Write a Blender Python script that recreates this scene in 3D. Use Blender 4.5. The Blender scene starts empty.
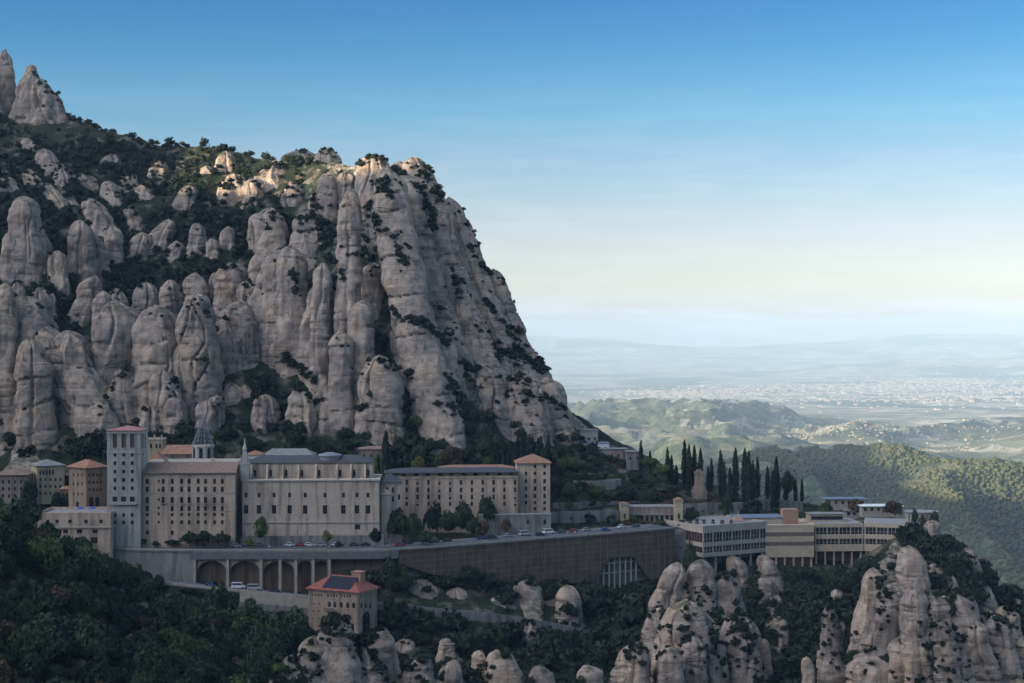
import bpy, bmesh, math, random
import numpy as np
from mathutils import Vector, Matrix

# ---------------------------------------------------------------- camera, sky, sun, exposure
C = bpy.context.scene
COL = C.collection
F = 1536.0                     # focal length in pixels of the 1024 px wide frame
CX, CY, CZ = 512.0, 341.5, 80.0
R = math.radians
cam_d = bpy.data.cameras.new('camera'); cam = bpy.data.objects.new('camera', cam_d); COL.objects.link(cam)
cam_d.sensor_width = 36.0; cam_d.lens = 54.0; cam_d.clip_start = 1.0; cam_d.clip_end = 120000.0
cam.location = (0, 0, CZ); cam.rotation_euler = (R(90), 0, 0)
C.camera = cam
C.view_settings.view_transform = 'Standard'; C.view_settings.look = 'None'
C.view_settings.gamma = 1.0; C.view_settings.use_curve_mapping = False
C.view_settings.exposure = 1.42
SUN_EL, SUN_AZ = R(10.0), math.atan2(-0.90, -0.435)      # azimuth measured from +Y towards +X
SUN = Vector((math.sin(SUN_AZ) * math.cos(SUN_EL), math.cos(SUN_AZ) * math.cos(SUN_EL), math.sin(SUN_EL)))
W = bpy.data.worlds.new('World'); C.world = W; W.use_nodes = True
def build_world():
    nt = W.node_tree; nt.nodes.clear(); N = nt.nodes.new; L = nt.links.new
    out = N('ShaderNodeOutputWorld'); bg = N('ShaderNodeBackground'); bg.inputs['Strength'].default_value = 0.115
    sky = N('ShaderNodeTexSky'); sky.sky_type = 'NISHITA'; sky.sun_disc = False
    sky.sun_elevation = SUN_EL; sky.sun_rotation = SUN_AZ % (2 * math.pi); sky.altitude = 700
    sky.air_density = 1.0; sky.dust_density = 0.9; sky.ozone_density = 2.0
    tc = N('ShaderNodeTexCoord'); sep = N('ShaderNodeSeparateXYZ'); L(tc.outputs['Generated'], sep.inputs[0])
    # clear dry air: the blue of the zenith comes down close to the horizon
    mr = N('ShaderNodeMapRange'); mr.inputs['From Min'].default_value = -0.02; mr.inputs['From Max'].default_value = 0.86
    L(sep.outputs['Z'], mr.inputs['Value'])
    rp = N('ShaderNodeValToRGB'); e = rp.color_ramp.elements
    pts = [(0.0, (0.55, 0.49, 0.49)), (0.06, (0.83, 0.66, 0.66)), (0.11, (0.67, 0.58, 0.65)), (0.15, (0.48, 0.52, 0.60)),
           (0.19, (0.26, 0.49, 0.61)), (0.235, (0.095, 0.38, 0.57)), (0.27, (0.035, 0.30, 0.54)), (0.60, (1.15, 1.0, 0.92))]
    while len(e) < len(pts): e.new(0.5)
    for el, (p, c) in zip(e, pts): el.position = p; el.color = (*c, 1)
    L(mr.outputs[0], rp.inputs[0])
    mul = N('ShaderNodeMix'); mul.data_type = 'RGBA'; mul.blend_type = 'MULTIPLY'; mul.inputs[0].default_value = 1.0
    L(sky.outputs[0], mul.inputs[6]); L(rp.outputs[0], mul.inputs[7])
    # thin cloud bank low over the far ranges and a few wisps
    mp = N('ShaderNodeMapping'); mp.inputs['Scale'].default_value = (7, 7, 62); L(tc.outputs['Generated'], mp.inputs[0])
    nz = N('ShaderNodeTexNoise'); nz.inputs['Scale'].default_value = 1.6; nz.inputs['Detail'].default_value = 7; nz.inputs['Roughness'].default_value = 0.6
    L(mp.outputs[0], nz.inputs['Vector'])
    cr = N('ShaderNodeMapRange'); cr.inputs['From Min'].default_value = 0.46; cr.inputs['From Max'].default_value = 0.58; L(nz.outputs[0], cr.inputs['Value'])
    band = N('ShaderNodeValToRGB'); be = band.color_ramp.elements
    for _ in range(4): be.new(0.5)
    for el, (p, v) in zip(be, [(0.0, 0.0), (0.014, 0.75), (0.042, 0.65), (0.058, 0.10), (0.16, 0.05), (0.225, 0.0)]): el.position = p; el.color = (v, v, v, 1)
    L(mr.outputs[0], band.inputs[0])
    m1 = N('ShaderNodeMath'); m1.operation = 'MULTIPLY'; L(cr.outputs[0], m1.inputs[0]); L(band.outputs[0], m1.inputs[1])
    mx = N('ShaderNodeMix'); mx.data_type = 'RGBA'; L(m1.outputs[0], mx.inputs[0]); L(mul.outputs[2], mx.inputs[6]); mx.inputs[7].default_value = (4.0, 3.95, 4.0, 1)
    # added glow in the unseen sunward sky, soft fill for the cliffs from the left
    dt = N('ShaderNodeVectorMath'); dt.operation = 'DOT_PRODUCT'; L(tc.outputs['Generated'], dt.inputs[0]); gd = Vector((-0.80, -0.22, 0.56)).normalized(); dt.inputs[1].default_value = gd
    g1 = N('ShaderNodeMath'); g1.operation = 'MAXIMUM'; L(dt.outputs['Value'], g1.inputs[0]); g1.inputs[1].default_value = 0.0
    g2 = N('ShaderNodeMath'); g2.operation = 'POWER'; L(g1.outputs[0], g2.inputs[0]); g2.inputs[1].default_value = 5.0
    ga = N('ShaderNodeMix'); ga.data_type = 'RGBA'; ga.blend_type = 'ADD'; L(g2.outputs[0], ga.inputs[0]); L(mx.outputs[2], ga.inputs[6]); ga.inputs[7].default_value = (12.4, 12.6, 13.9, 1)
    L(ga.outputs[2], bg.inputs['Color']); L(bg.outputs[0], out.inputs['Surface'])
build_world()
sun_d = bpy.data.lights.new('sun', 'SUN'); sun_d.energy = 5.0; sun_d.angle = R(0.5); sun_d.color = (1.0, 0.80, 0.55)
sun = bpy.data.objects.new('sun', sun_d); COL.objects.link(sun); sun.rotation_euler = SUN.to_track_quat('Z', 'Y').to_euler()
try:
    C.cycles.use_denoising = True; C.cycles.denoiser = 'OPENIMAGEDENOISE'
except Exception: pass
C.cycles.max_bounces = 4; C.cycles.diffuse_bounces = 1; C.cycles.volume_bounces = 0; C.cycles.glossy_bounces = 1
C.cycles.transmission_bounces = 1; C.cycles.transparent_max_bounces = 4
C.cycles.caustics_reflective = False; C.cycles.caustics_refractive = False

# ---------------------------------------------------------------- helpers
rng = np.random.default_rng(11); random.seed(11)
def at(px, py, Y):
    return Vector(((px - CX) / F * Y, Y, CZ - (py - CY) / F * Y))
def zat(py, Y): return CZ - (py - CY) / F * Y
def xat(px, Y): return (px - CX) / F * Y

def _hash(ix, iy, iz, seed):
    with np.errstate(over='ignore'):
        h = ix.astype(np.uint32) * np.uint32(374761393) + iy.astype(np.uint32) * np.uint32(668265263) + iz.astype(np.uint32) * np.uint32(2147483647 - 61) + np.uint32(seed * 974711 + 17)
        h = (h ^ (h >> np.uint32(13))) * np.uint32(1274126177)
        h = (h ^ (h >> np.uint32(16))) * np.uint32(2246822519)
        h = h ^ (h >> np.uint32(15))
    return h.astype(np.float64) / 4294967295.0 * 2 - 1
def vnoise(p, seed=0):
    i = np.floor(p).astype(np.int64); f = p - i; f = f * f * f * (f * (f * 6 - 15) + 10)
    r = 0
    for dx in (0, 1):
        wx = f[:, 0] if dx else 1 - f[:, 0]
        for dy in (0, 1):
            wy = wx * (f[:, 1] if dy else 1 - f[:, 1])
            for dz in (0, 1):
                r = r + wy * (f[:, 2] if dz else 1 - f[:, 2]) * _hash(i[:, 0] + dx, i[:, 1] + dy, i[:, 2] + dz, seed)
    return r
def fbm(p, seed=0, oct=4, gain=0.5):
    a, s, r = 1.0, 0.0, 0
    for k in range(oct):
        r = r + a * vnoise(p * (2.03 ** k) + 7.3 * k, seed + k); s += a; a *= gain
    return r / s

def mesh_np(name, V, faces, mats=(), smooth=False, midx=None):
    """one mesh from numpy vertices and an (n,k) face array, or a list of such arrays"""
    me = bpy.data.meshes.new(name)
    fl = faces if isinstance(faces, list) else [faces]
    tot = [np.full(len(f), f.shape[1], np.int32) for f in fl]
    loops = np.concatenate([f.ravel() for f in fl]).astype(np.int32); tot = np.concatenate(tot)
    st = np.concatenate([[0], np.cumsum(tot)[:-1]]).astype(np.int32)
    me.vertices.add(len(V)); me.vertices.foreach_set('co', np.asarray(V, np.float32).ravel())
    me.loops.add(len(loops)); me.loops.foreach_set('vertex_index', loops)
    me.polygons.add(len(tot)); me.polygons.foreach_set('loop_start', st); me.polygons.foreach_set('loop_total', tot)
    if midx is not None: me.polygons.foreach_set('material_index', np.asarray(midx, np.int32))
    me.polygons.foreach_set('use_smooth', np.full(len(tot), smooth))
    for m in mats: me.materials.append(m)
    me.update(calc_edges=True)
    return me
def link(name, me, parent=None, loc=None, rotz=0.0):
    o = bpy.data.objects.new(name, me); COL.objects.link(o)
    if parent is not None: o.parent = parent
    if loc is not None: o.location = loc
    if rotz: o.rotation_euler = (0, 0, rotz)
    return o
def tag(o, label=None, cat=None, group=None, kind=None):
    if label: o['label'] = label
    if cat: o['category'] = cat
    if group: o['group'] = group
    if kind: o['kind'] = kind
    return o
def thing(name, label, cat, loc=(0, 0, 0), rotz=0.0, group=None):
    return tag(link(name, None, None, loc, rotz), label, cat, group)

class MB:
    """collects boxes, prisms and tubes into ONE mesh"""
    def __init__(s): s.v, s.f, s.m = [], [], []
    def poly(s, pts, m=0):
        b = len(s.v); s.v += [tuple(p) for p in pts]; s.f.append(tuple(range(b, b + len(pts)))); s.m.append(m); return s
    def box(s, x0, x1, y0, y1, z0, z1, m=0):
        b = len(s.v)
        s.v += [(x0, y0, z0), (x1, y0, z0), (x1, y1, z0), (x0, y1, z0), (x0, y0, z1), (x1, y0, z1), (x1, y1, z1), (x0, y1, z1)]
        for q in ((0, 3, 2, 1), (4, 5, 6, 7), (0, 1, 5, 4), (1, 2, 6, 5), (2, 3, 7, 6), (3, 0, 4, 7)): s.f.append(tuple(b + i for i in q)); s.m.append(m)
        return s
    def hexa(s, p, m=0):
        b = len(s.v); s.v += [tuple(q) for q in p]
        for q in ((0, 3, 2, 1), (4, 5, 6, 7), (0, 1, 5, 4), (1, 2, 6, 5), (2, 3, 7, 6), (3, 0, 4, 7)): s.f.append(tuple(b + i for i in q)); s.m.append(m)
        return s
    def bar(s, a, b, w, m=0, n=4):
        a, b = Vector(a), Vector(b); d = (b - a).normalized()
        u = d.cross(Vector((0, 0, 1)) if abs(d.z) < 0.9 else Vector((1, 0, 0))).normalized(); v = d.cross(u)
        return s.rings([[c + (u * math.cos(k * 2 * math.pi / n + math.pi / n) + v * math.sin(k * 2 * math.pi / n + math.pi / n)) * w for k in range(n)] for c in (a, b)], m)
    def rings(s, rs, m=0, cap=True):
        n = len(rs[0]); b = len(s.v)
        for r in rs: s.v += [tuple(p) for p in r]
        for i in range(len(rs) - 1):
            for k in range(n):
                s.f.append((b + i * n + k, b + i * n + (k + 1) % n, b + (i + 1) * n + (k + 1) % n, b + (i + 1) * n + k)); s.m.append(m)
        if cap:
            s.f.append(tuple(b + k for k in reversed(range(n)))); s.m.append(m)
            s.f.append(tuple(b + (len(rs) - 1) * n + k for k in range(n))); s.m.append(m)
        return s
    def lathe(s, prof, n=16, c=(0, 0), m=0, ph=0.0):
        return s.rings([[(c[0] + r * math.cos(ph + k * 2 * math.pi / n), c[1] + r * math.sin(ph + k * 2 * math.pi / n), z) for k in range(n)] for r, z in prof], m)
    def mesh(s, name, mats, smooth=False):
        me = bpy.data.meshes.new(name); me.from_pydata(s.v, [], s.f)
        for m in (mats if isinstance(mats, (list, tuple)) else [mats]): me.materials.append(m)
        me.polygons.foreach_set('material_index', s.m)
        if smooth: me.polygons.foreach_set('use_smooth', [True] * len(s.f))
        me.update(); return me
    def build(s, name, mats, parent=None, loc=None, rotz=0.0, smooth=False):
        return link(name, s.mesh(name, mats, smooth), parent, loc, rotz)

# ---------------------------------------------------------------- materials
class Mat:
    def __init__(s, name, rough=0.85, spec=0.25):
        s.m = bpy.data.materials.new(name); s.m.use_nodes = True; s.nt = s.m.node_tree
        s.b = s.nt.nodes['Principled BSDF']; s.b.inputs['Roughness'].default_value = rough; s.b.inputs['Specular IOR Level'].default_value = spec
        s.tc = None
    def N(s, t, **kw):
        n = s.nt.nodes.new(t)
        for k, v in kw.items(): setattr(n, k, v)
        return n
    def L(s, a, b): s.nt.links.new(a, b)
    def coord(s, scale=(1, 1, 1), obj=False):
        mp = s.N('ShaderNodeMapping'); mp.inputs['Scale'].default_value = scale
        if obj:
            t = s.N('ShaderNodeTexCoord'); s.L(t.outputs['Object'], mp.inputs[0])
        else:
            g = s.N('ShaderNodeNewGeometry'); s.L(g.outputs['Position'], mp.inputs[0])
        return mp.outputs[0]
    def noise(s, scale, detail=4, sc=(1, 1, 1), rough=0.55, obj=False):
        n = s.N('ShaderNodeTexNoise'); n.inputs['Scale'].default_value = scale; n.inputs['Detail'].default_value = detail; n.inputs['Roughness'].default_value = rough
        s.L(s.coord(sc, obj), n.inputs['Vector']); return n.outputs[0]
    def ramp(s, val, pts):
        r = s.N('ShaderNodeValToRGB'); e = r.color_ramp.elements
        while len(e) < len(pts): e.new(0.5)
        for el, (p, c) in zip(e, pts): el.position = p; el.color = (*c, 1) if not isinstance(c, (int, float)) else (c, c, c, 1)
        s.L(val, r.inputs[0]); return r.outputs[0]
    def mix(s, fac, a, b, mode='MIX'):
        x = s.N('ShaderNodeMix', data_type='RGBA', blend_type=mode)
        for v, i in ((fac, 0), (a, 6), (b, 7)):
            if isinstance(v, (int, float)): x.inputs[i].default_value = v
            elif isinstance(v, tuple): x.inputs[i].default_value = (*v, 1)
            else: s.L(v, x.inputs[i])
        return x.outputs[2]
    def math(s, op, a, b=0.0):
        x = s.N('ShaderNodeMath', operation=op)
        for v, i in ((a, 0), (b, 1)):
            if isinstance(v, (int, float)): x.inputs[i].default_value = v
            else: s.L(v, x.inputs[i])
        return x.outputs[0]
    def color(s, c):
        if isinstance(c, tuple): s.b.inputs['Base Color'].default_value = (*c, 1)
        else: s.L(c, s.b.inputs['Base Color'])
        return s
    def bump(s, h, strength=0.5, dist=0.3):
        b = s.N('ShaderNodeBump'); b.inputs['Strength'].default_value = strength; b.inputs['Distance'].default_value = dist
        s.L(h, b.inputs['Height']); s.L(b.outputs[0], s.b.inputs['Normal']); return s

def up_z(m):
    g = m.N('ShaderNodeNewGeometry'); sp = m.N('ShaderNodeSeparateXYZ'); m.L(g.outputs['True Normal'], sp.inputs[0]); return sp.outputs['Z']

def rock_material():
    m = Mat('weathered_conglomerate', 0.92, 0.15)
    big = m.noise(0.035, 5); mid = m.noise(0.22, 5, (1, 1, 1.6)); fine = m.noise(1.3, 4)
    streak = m.noise(0.35, 4, (1, 1, 0.07)); strata = m.noise(0.16, 4, (0.12, 0.12, 2.4), 0.6)
    base = m.ramp(big, [(0.32, (0.25, 0.203, 0.172)), (0.5, (0.345, 0.278, 0.229)), (0.68, (0.43, 0.332, 0.247))])
    ochre = m.ramp(m.noise(0.06, 4, (1, 1, 1.3)), [(0.56, 0.0), (0.70, 0.75)])
    c = m.mix(ochre, base, (0.46, 0.33, 0.21))
    c = m.mix(1.0, c, m.ramp(mid, [(0.3, 0.72), (0.62, 1.1)]), 'MULTIPLY')
    c = m.mix(1.0, c, m.ramp(streak, [(0.34, 0.62), (0.52, 1.0)]), 'MULTIPLY')
    c = m.mix(1.0, c, m.ramp(strata, [(0.33, 0.80), (0.40, 1.0), (0.62, 1.04)]), 'MULTIPLY')
    c = m.mix(1.0, c, m.ramp(fine, [(0.25, 0.78), (0.7, 1.12)]), 'MULTIPLY')
    lines = m.math('ABSOLUTE', m.math('SUBTRACT', m.noise(0.11, 3, (0.22, 0.22, 1.7), 0.5), 0.5)); vl = m.math('ABSOLUTE', m.math('SUBTRACT', m.noise(0.13, 3, (1, 1, 0.16), 0.5), 0.5))
    joint = m.math('MULTIPLY', m.ramp(lines, [(0.0, 0.45), (0.016, 1.0)]), m.ramp(vl, [(0.0, 0.55), (0.013, 1.0)]))
    joint = m.mix(m.ramp(m.noise(0.05, 3), [(0.42, 0.0), (0.6, 1.0)]), (1.0, 1.0, 1.0), joint)
    c = m.mix(1.0, c, joint, 'MULTIPLY')
    # lichen and grass where a ledge is flat enough to hold soil
    c = m.mix(1.0, c, m.ramp(m.noise(0.11, 6, (1, 1, 0.6), 0.65), [(0.35, 0.72), (0.43, 1.0)]), 'MULTIPLY')
    led = m.math('MULTIPLY', m.ramp(up_z(m), [(0.62, 0.0), (0.86, 1.0)]), m.ramp(m.noise(0.3, 4), [(0.42, 0.0), (0.60, 1.0)]))
    c = m.mix(led, c, (0.075, 0.078, 0.045))
    m.color(c)
    h = m.math('ADD', m.math('MULTIPLY', mid, 1.6), m.math('ADD', m.math('MULTIPLY', strata, 1.5), m.math('ADD', m.math('MULTIPLY', fine, 0.5), m.math('MULTIPLY', joint, 1.6))))
    m.bump(h, 0.55, 0.8); return m.m
def soil_material():
    m = Mat('scrub_soil', 0.95, 0.1)
    n = m.noise(0.12, 5); f = m.noise(0.9, 4)
    green = m.ramp(f, [(0.3, (0.011, 0.018, 0.012)), (0.7, (0.036, 0.044, 0.024))])
    soil = m.ramp(f, [(0.3, (0.10, 0.082, 0.06)), (0.7, (0.19, 0.16, 0.125))])
    rock = m.ramp(m.noise(0.25, 5, (1, 1, 2.0)), [(0.3, (0.17, 0.155, 0.145)), (0.7, (0.36, 0.325, 0.295))])
    c = m.mix(m.ramp(n, [(0.52, 0.0), (0.66, 1.0)]), green, soil)
    c = m.mix(m.ramp(up_z(m), [(0.30, 1.0), (0.55, 0.0)]), c, rock)
    m.color(c).bump(m.math('ADD', n, f), 0.8, 1.2); return m.m
def foliage_material(name, dark, light, obj_random=True):
    m = Mat(name, 0.75, 0.2)
    n = m.noise(0.45, 3)
    r = m.N('ShaderNodeObjectInfo').outputs['Random'] if obj_random else m.noise(0.12, 1)
    t = m.math('ADD', m.math('MULTIPLY', n, 0.75), m.math('MULTIPLY', r, 0.35))
    m.color(m.ramp(t, [(0.28, dark), (0.78, light)])); return m.m
def stone_wall(name, c0, c1, course=0.45, stain=0.75):
    m = Mat(name, 0.9, 0.2)
    big = m.noise(0.10, 4); f = m.noise(2.2, 3)
    br = m.N('ShaderNodeTexBrick'); br.inputs['Scale'].default_value = 1.0; br.inputs['Brick Width'].default_value = course * 2.1; br.inputs['Row Height'].default_value = course
    br.inputs['Mortar Size'].default_value = 0.035; br.inputs['Color1'].default_value = (1, 1, 1, 1); br.inputs['Color2'].default_value = (0.86, 0.86, 0.86, 1); br.inputs['Mortar'].default_value = (0.72, 0.72, 0.72, 1)
    t = m.N('ShaderNodeTexCoord'); sp = m.N('ShaderNodeSeparateXYZ'); m.L(t.outputs['Object'], sp.inputs[0])
    cb = m.N('ShaderNodeCombineXYZ'); m.L(m.math('ADD', sp.outputs[0], sp.outputs[1]), cb.inputs[0]); m.L(sp.outputs[2], cb.inputs[1]); m.L(cb.outputs[0], br.inputs['Vector'])
    c = m.ramp(big, [(0.3, c0), (0.7, c1)])
    c = m.mix(1.0, c, br.outputs[0], 'MULTIPLY')
    c = m.mix(1.0, c, m.ramp(m.noise(0.5, 4, (1, 1, 0.10)), [(0.36, stain * .8), (0.52, 1.0)]), 'MULTIPLY')
    c = m.mix(1.0, c, m.ramp(f, [(0.3, 0.88), (0.7, 1.06)]), 'MULTIPLY')
    m.color(c).bump(br.outputs['Fac'], 0.25, -0.05); return m.m
def tile_roof(name, c0, c1, c2):
    m = Mat(name, 0.85, 0.2)
    c = m.ramp(m.noise(0.9, 4), [(0.3, c0), (0.5, c1), (0.72, c2)])
    w = m.N('ShaderNodeTexWave', wave_type='BANDS', bands_direction='X'); w.inputs['Scale'].default_value = 1.1; w.inputs['Distortion'].default_value = 0.6
    m.L(m.coord(obj=True), w.inputs['Vector'])
    c = m.mix(1.0, c, m.ramp(w.outputs[1], [(0.1, 0.72), (0.6, 1.05)]), 'MULTIPLY')
    m.color(c).bump(w.outputs[1], 0.6, 0.12); return m.m
def plain(name, c, rough=0.7, spec=0.3, var=0.12, sc=1.2, metal=0.0):
    m = Mat(name, rough, spec); lo = tuple(v * (1 - var) for v in c); hi = tuple(v * (1 + var) for v in c)
    m.color(m.ramp(m.noise(sc, 4), [(0.3, lo), (0.7, hi)])); m.b.inputs['Metallic'].default_value = metal; return m.m
def car_paint(name, c):
    m = Mat(name, 0.3, 0.5); m.color(m.ramp(m.noise(2.0, 2), [(0.3, tuple(v * 0.93 for v in c)), (0.7, c)])); m.b.inputs['Coat Weight'].default_value = 0.5; return m.m

M = dict(
    rock=rock_material(), soil=soil_material(),
    oak=foliage_material('holm_oak_leaves', (0.008, 0.019, 0.013), (0.042, 0.064, 0.030)),
    scrub=foliage_material('scrub_leaves', (0.007, 0.014, 0.012), (0.034, 0.045, 0.024), False),
    lush=foliage_material('bright_leaves', (0.034, 0.060, 0.020), (0.085, 0.118, 0.038)),
    autumn=foliage_material('autumn_leaves', (0.050, 0.036, 0.022), (0.095, 0.062, 0.036)),
    yellow=foliage_material('yellowing_leaves', (0.085, 0.085, 0.030), (0.17, 0.15, 0.05)),
    cypress=foliage_material('cypress_leaves', (0.006, 0.012, 0.009), (0.022, 0.034, 0.019)),
    bark=plain('bark', (0.09, 0.07, 0.055), 0.95, 0.1, 0.3, 3),
    stone_pale=stone_wall('pale_ashlar', (0.45, 0.405, 0.35), (0.55, 0.495, 0.43)),
    stone_cream=stone_wall('cream_ashlar', (0.58, 0.43, 0.315), (0.70, 0.52, 0.39)),
    stone_church=stone_wall('church_ashlar', (0.56, 0.445, 0.345), (0.66, 0.53, 0.415), 0.55, 0.7),
    stone_pink=stone_wall('pink_stone', (0.33, 0.26, 0.22), (0.43, 0.335, 0.28)),
    stone_brown=stone_wall('brown_stone', (0.26, 0.20, 0.15), (0.38, 0.29, 0.215)),
    stone_grey=stone_wall('grey_rubble_wall', (0.22, 0.205, 0.19), (0.33, 0.305, 0.275), 0.35, 0.7),
    render_yellow=stone_wall('yellow_render', (0.46, 0.37, 0.25), (0.56, 0.45, 0.30), 2.0, 0.85),
    brick=stone_wall('old_brick', (0.16, 0.115, 0.085), (0.24, 0.17, 0.125), 0.25, 0.7),
    tile=tile_roof('clay_tiles', (0.26, 0.13, 0.085), (0.36, 0.19, 0.125), (0.43, 0.27, 0.19)),
    tile_old=tile_roof('old_clay_tiles', (0.20, 0.135, 0.10), (0.29, 0.19, 0.145), (0.36, 0.27, 0.215)),
    tile_red=tile_roof('red_tiles', (0.24, 0.075, 0.058), (0.30, 0.10, 0.08), (0.36, 0.15, 0.12)),
    slate=plain('dark_slate_roof', (0.058, 0.062, 0.072), 0.7, 0.4, 0.25, 0.8),
    grey_roof=plain('grey_roof_sheet', (0.22, 0.22, 0.205), 0.8, 0.2, 0.2, 0.4),
    pink_roof=plain('pink_flat_roof', (0.36, 0.17, 0.155), 0.9, 0.2, 0.15, 0.6),
    terrace=plain('terrace_paving', (0.27, 0.255, 0.245), 0.9, 0.2, 0.2, 0.35),
    concrete=plain('pale_concrete', (0.37, 0.325, 0.265), 0.85, 0.2, 0.16, 0.5),
    concrete_beige=plain('beige_concrete', (0.48, 0.38, 0.27), 0.85, 0.2, 0.14, 0.5),
    band_brown=plain('brown_panels', (0.15, 0.12, 0.10), 0.8, 0.2, 0.2, 0.6),
    band_red=plain('red_brown_panels', (0.24, 0.115, 0.09), 0.8, 0.2, 0.15, 0.6),
    asphalt=plain('asphalt', (0.105, 0.112, 0.128), 0.9, 0.2, 0.22, 0.3),
    paving=plain('stone_paving', (0.23, 0.22, 0.21), 0.9, 0.2, 0.18, 0.6),
    white=plain('white_paint', (0.74, 0.74, 0.72), 0.6, 0.3, 0.08, 0.8),
    cloth_blue=plain('blue_awning', (0.05, 0.12, 0.38), 0.8, 0.2, 0.1),
    frame=plain('dark_window_frames', (0.12, 0.085, 0.065), 0.6, 0.3, 0.15),
    trim=plain('stone_trim', (0.40, 0.365, 0.32), 0.85, 0.2, 0.12, 1.0),
    steel=plain('painted_steel', (0.16, 0.17, 0.18), 0.5, 0.4, 0.1, 1.0, 0.5),
    lattice=plain('grey_iron_lattice', (0.22, 0.24, 0.27), 0.6, 0.4, 0.1, 1.0, 0.3),
    netting=plain('brown_wall_netting', (0.135, 0.102, 0.074), 0.9, 0.1, 0.3, 0.25),
    solar=plain('solar_cells', (0.010, 0.013, 0.028), 0.55, 0.2, 0.2),
    blue_roof=plain('blue_roof_membrane', (0.15, 0.19, 0.25), 0.6, 0.3, 0.12, 0.4),
    rib=plain('pale_timber_ribs', (0.27, 0.215, 0.16), 0.9, 0.1, 0.2, 0.6),
    deck=plain('weathered_deck_edge', (0.15, 0.145, 0.14), 0.9, 0.15, 0.2, 0.5),
    terracotta=plain('terracotta_render', (0.33, 0.20, 0.145), 0.9, 0.2, 0.12, 0.7),
    rubber=plain('tyre_rubber', (0.02, 0.02, 0.02), 0.9, 0.1, 0.1),
    skin=plain('skin', (0.45, 0.29, 0.21), 0.6, 0.3, 0.05),
    cloth_dark=plain('dark_cloth', (0.035, 0.04, 0.055), 0.9, 0.1, 0.2),
    cloth_red=plain('red_cloth', (0.35, 0.06, 0.05), 0.9, 0.1, 0.2),
)
def glass_mat():
    m = Mat('window_glass', 0.12, 0.5); m.color(m.ramp(m.noise(0.6, 2), [(0.35, (0.012, 0.014, 0.018)), (0.7, (0.045, 0.05, 0.06))])); return m.m
M['glass'] = glass_mat()
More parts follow.
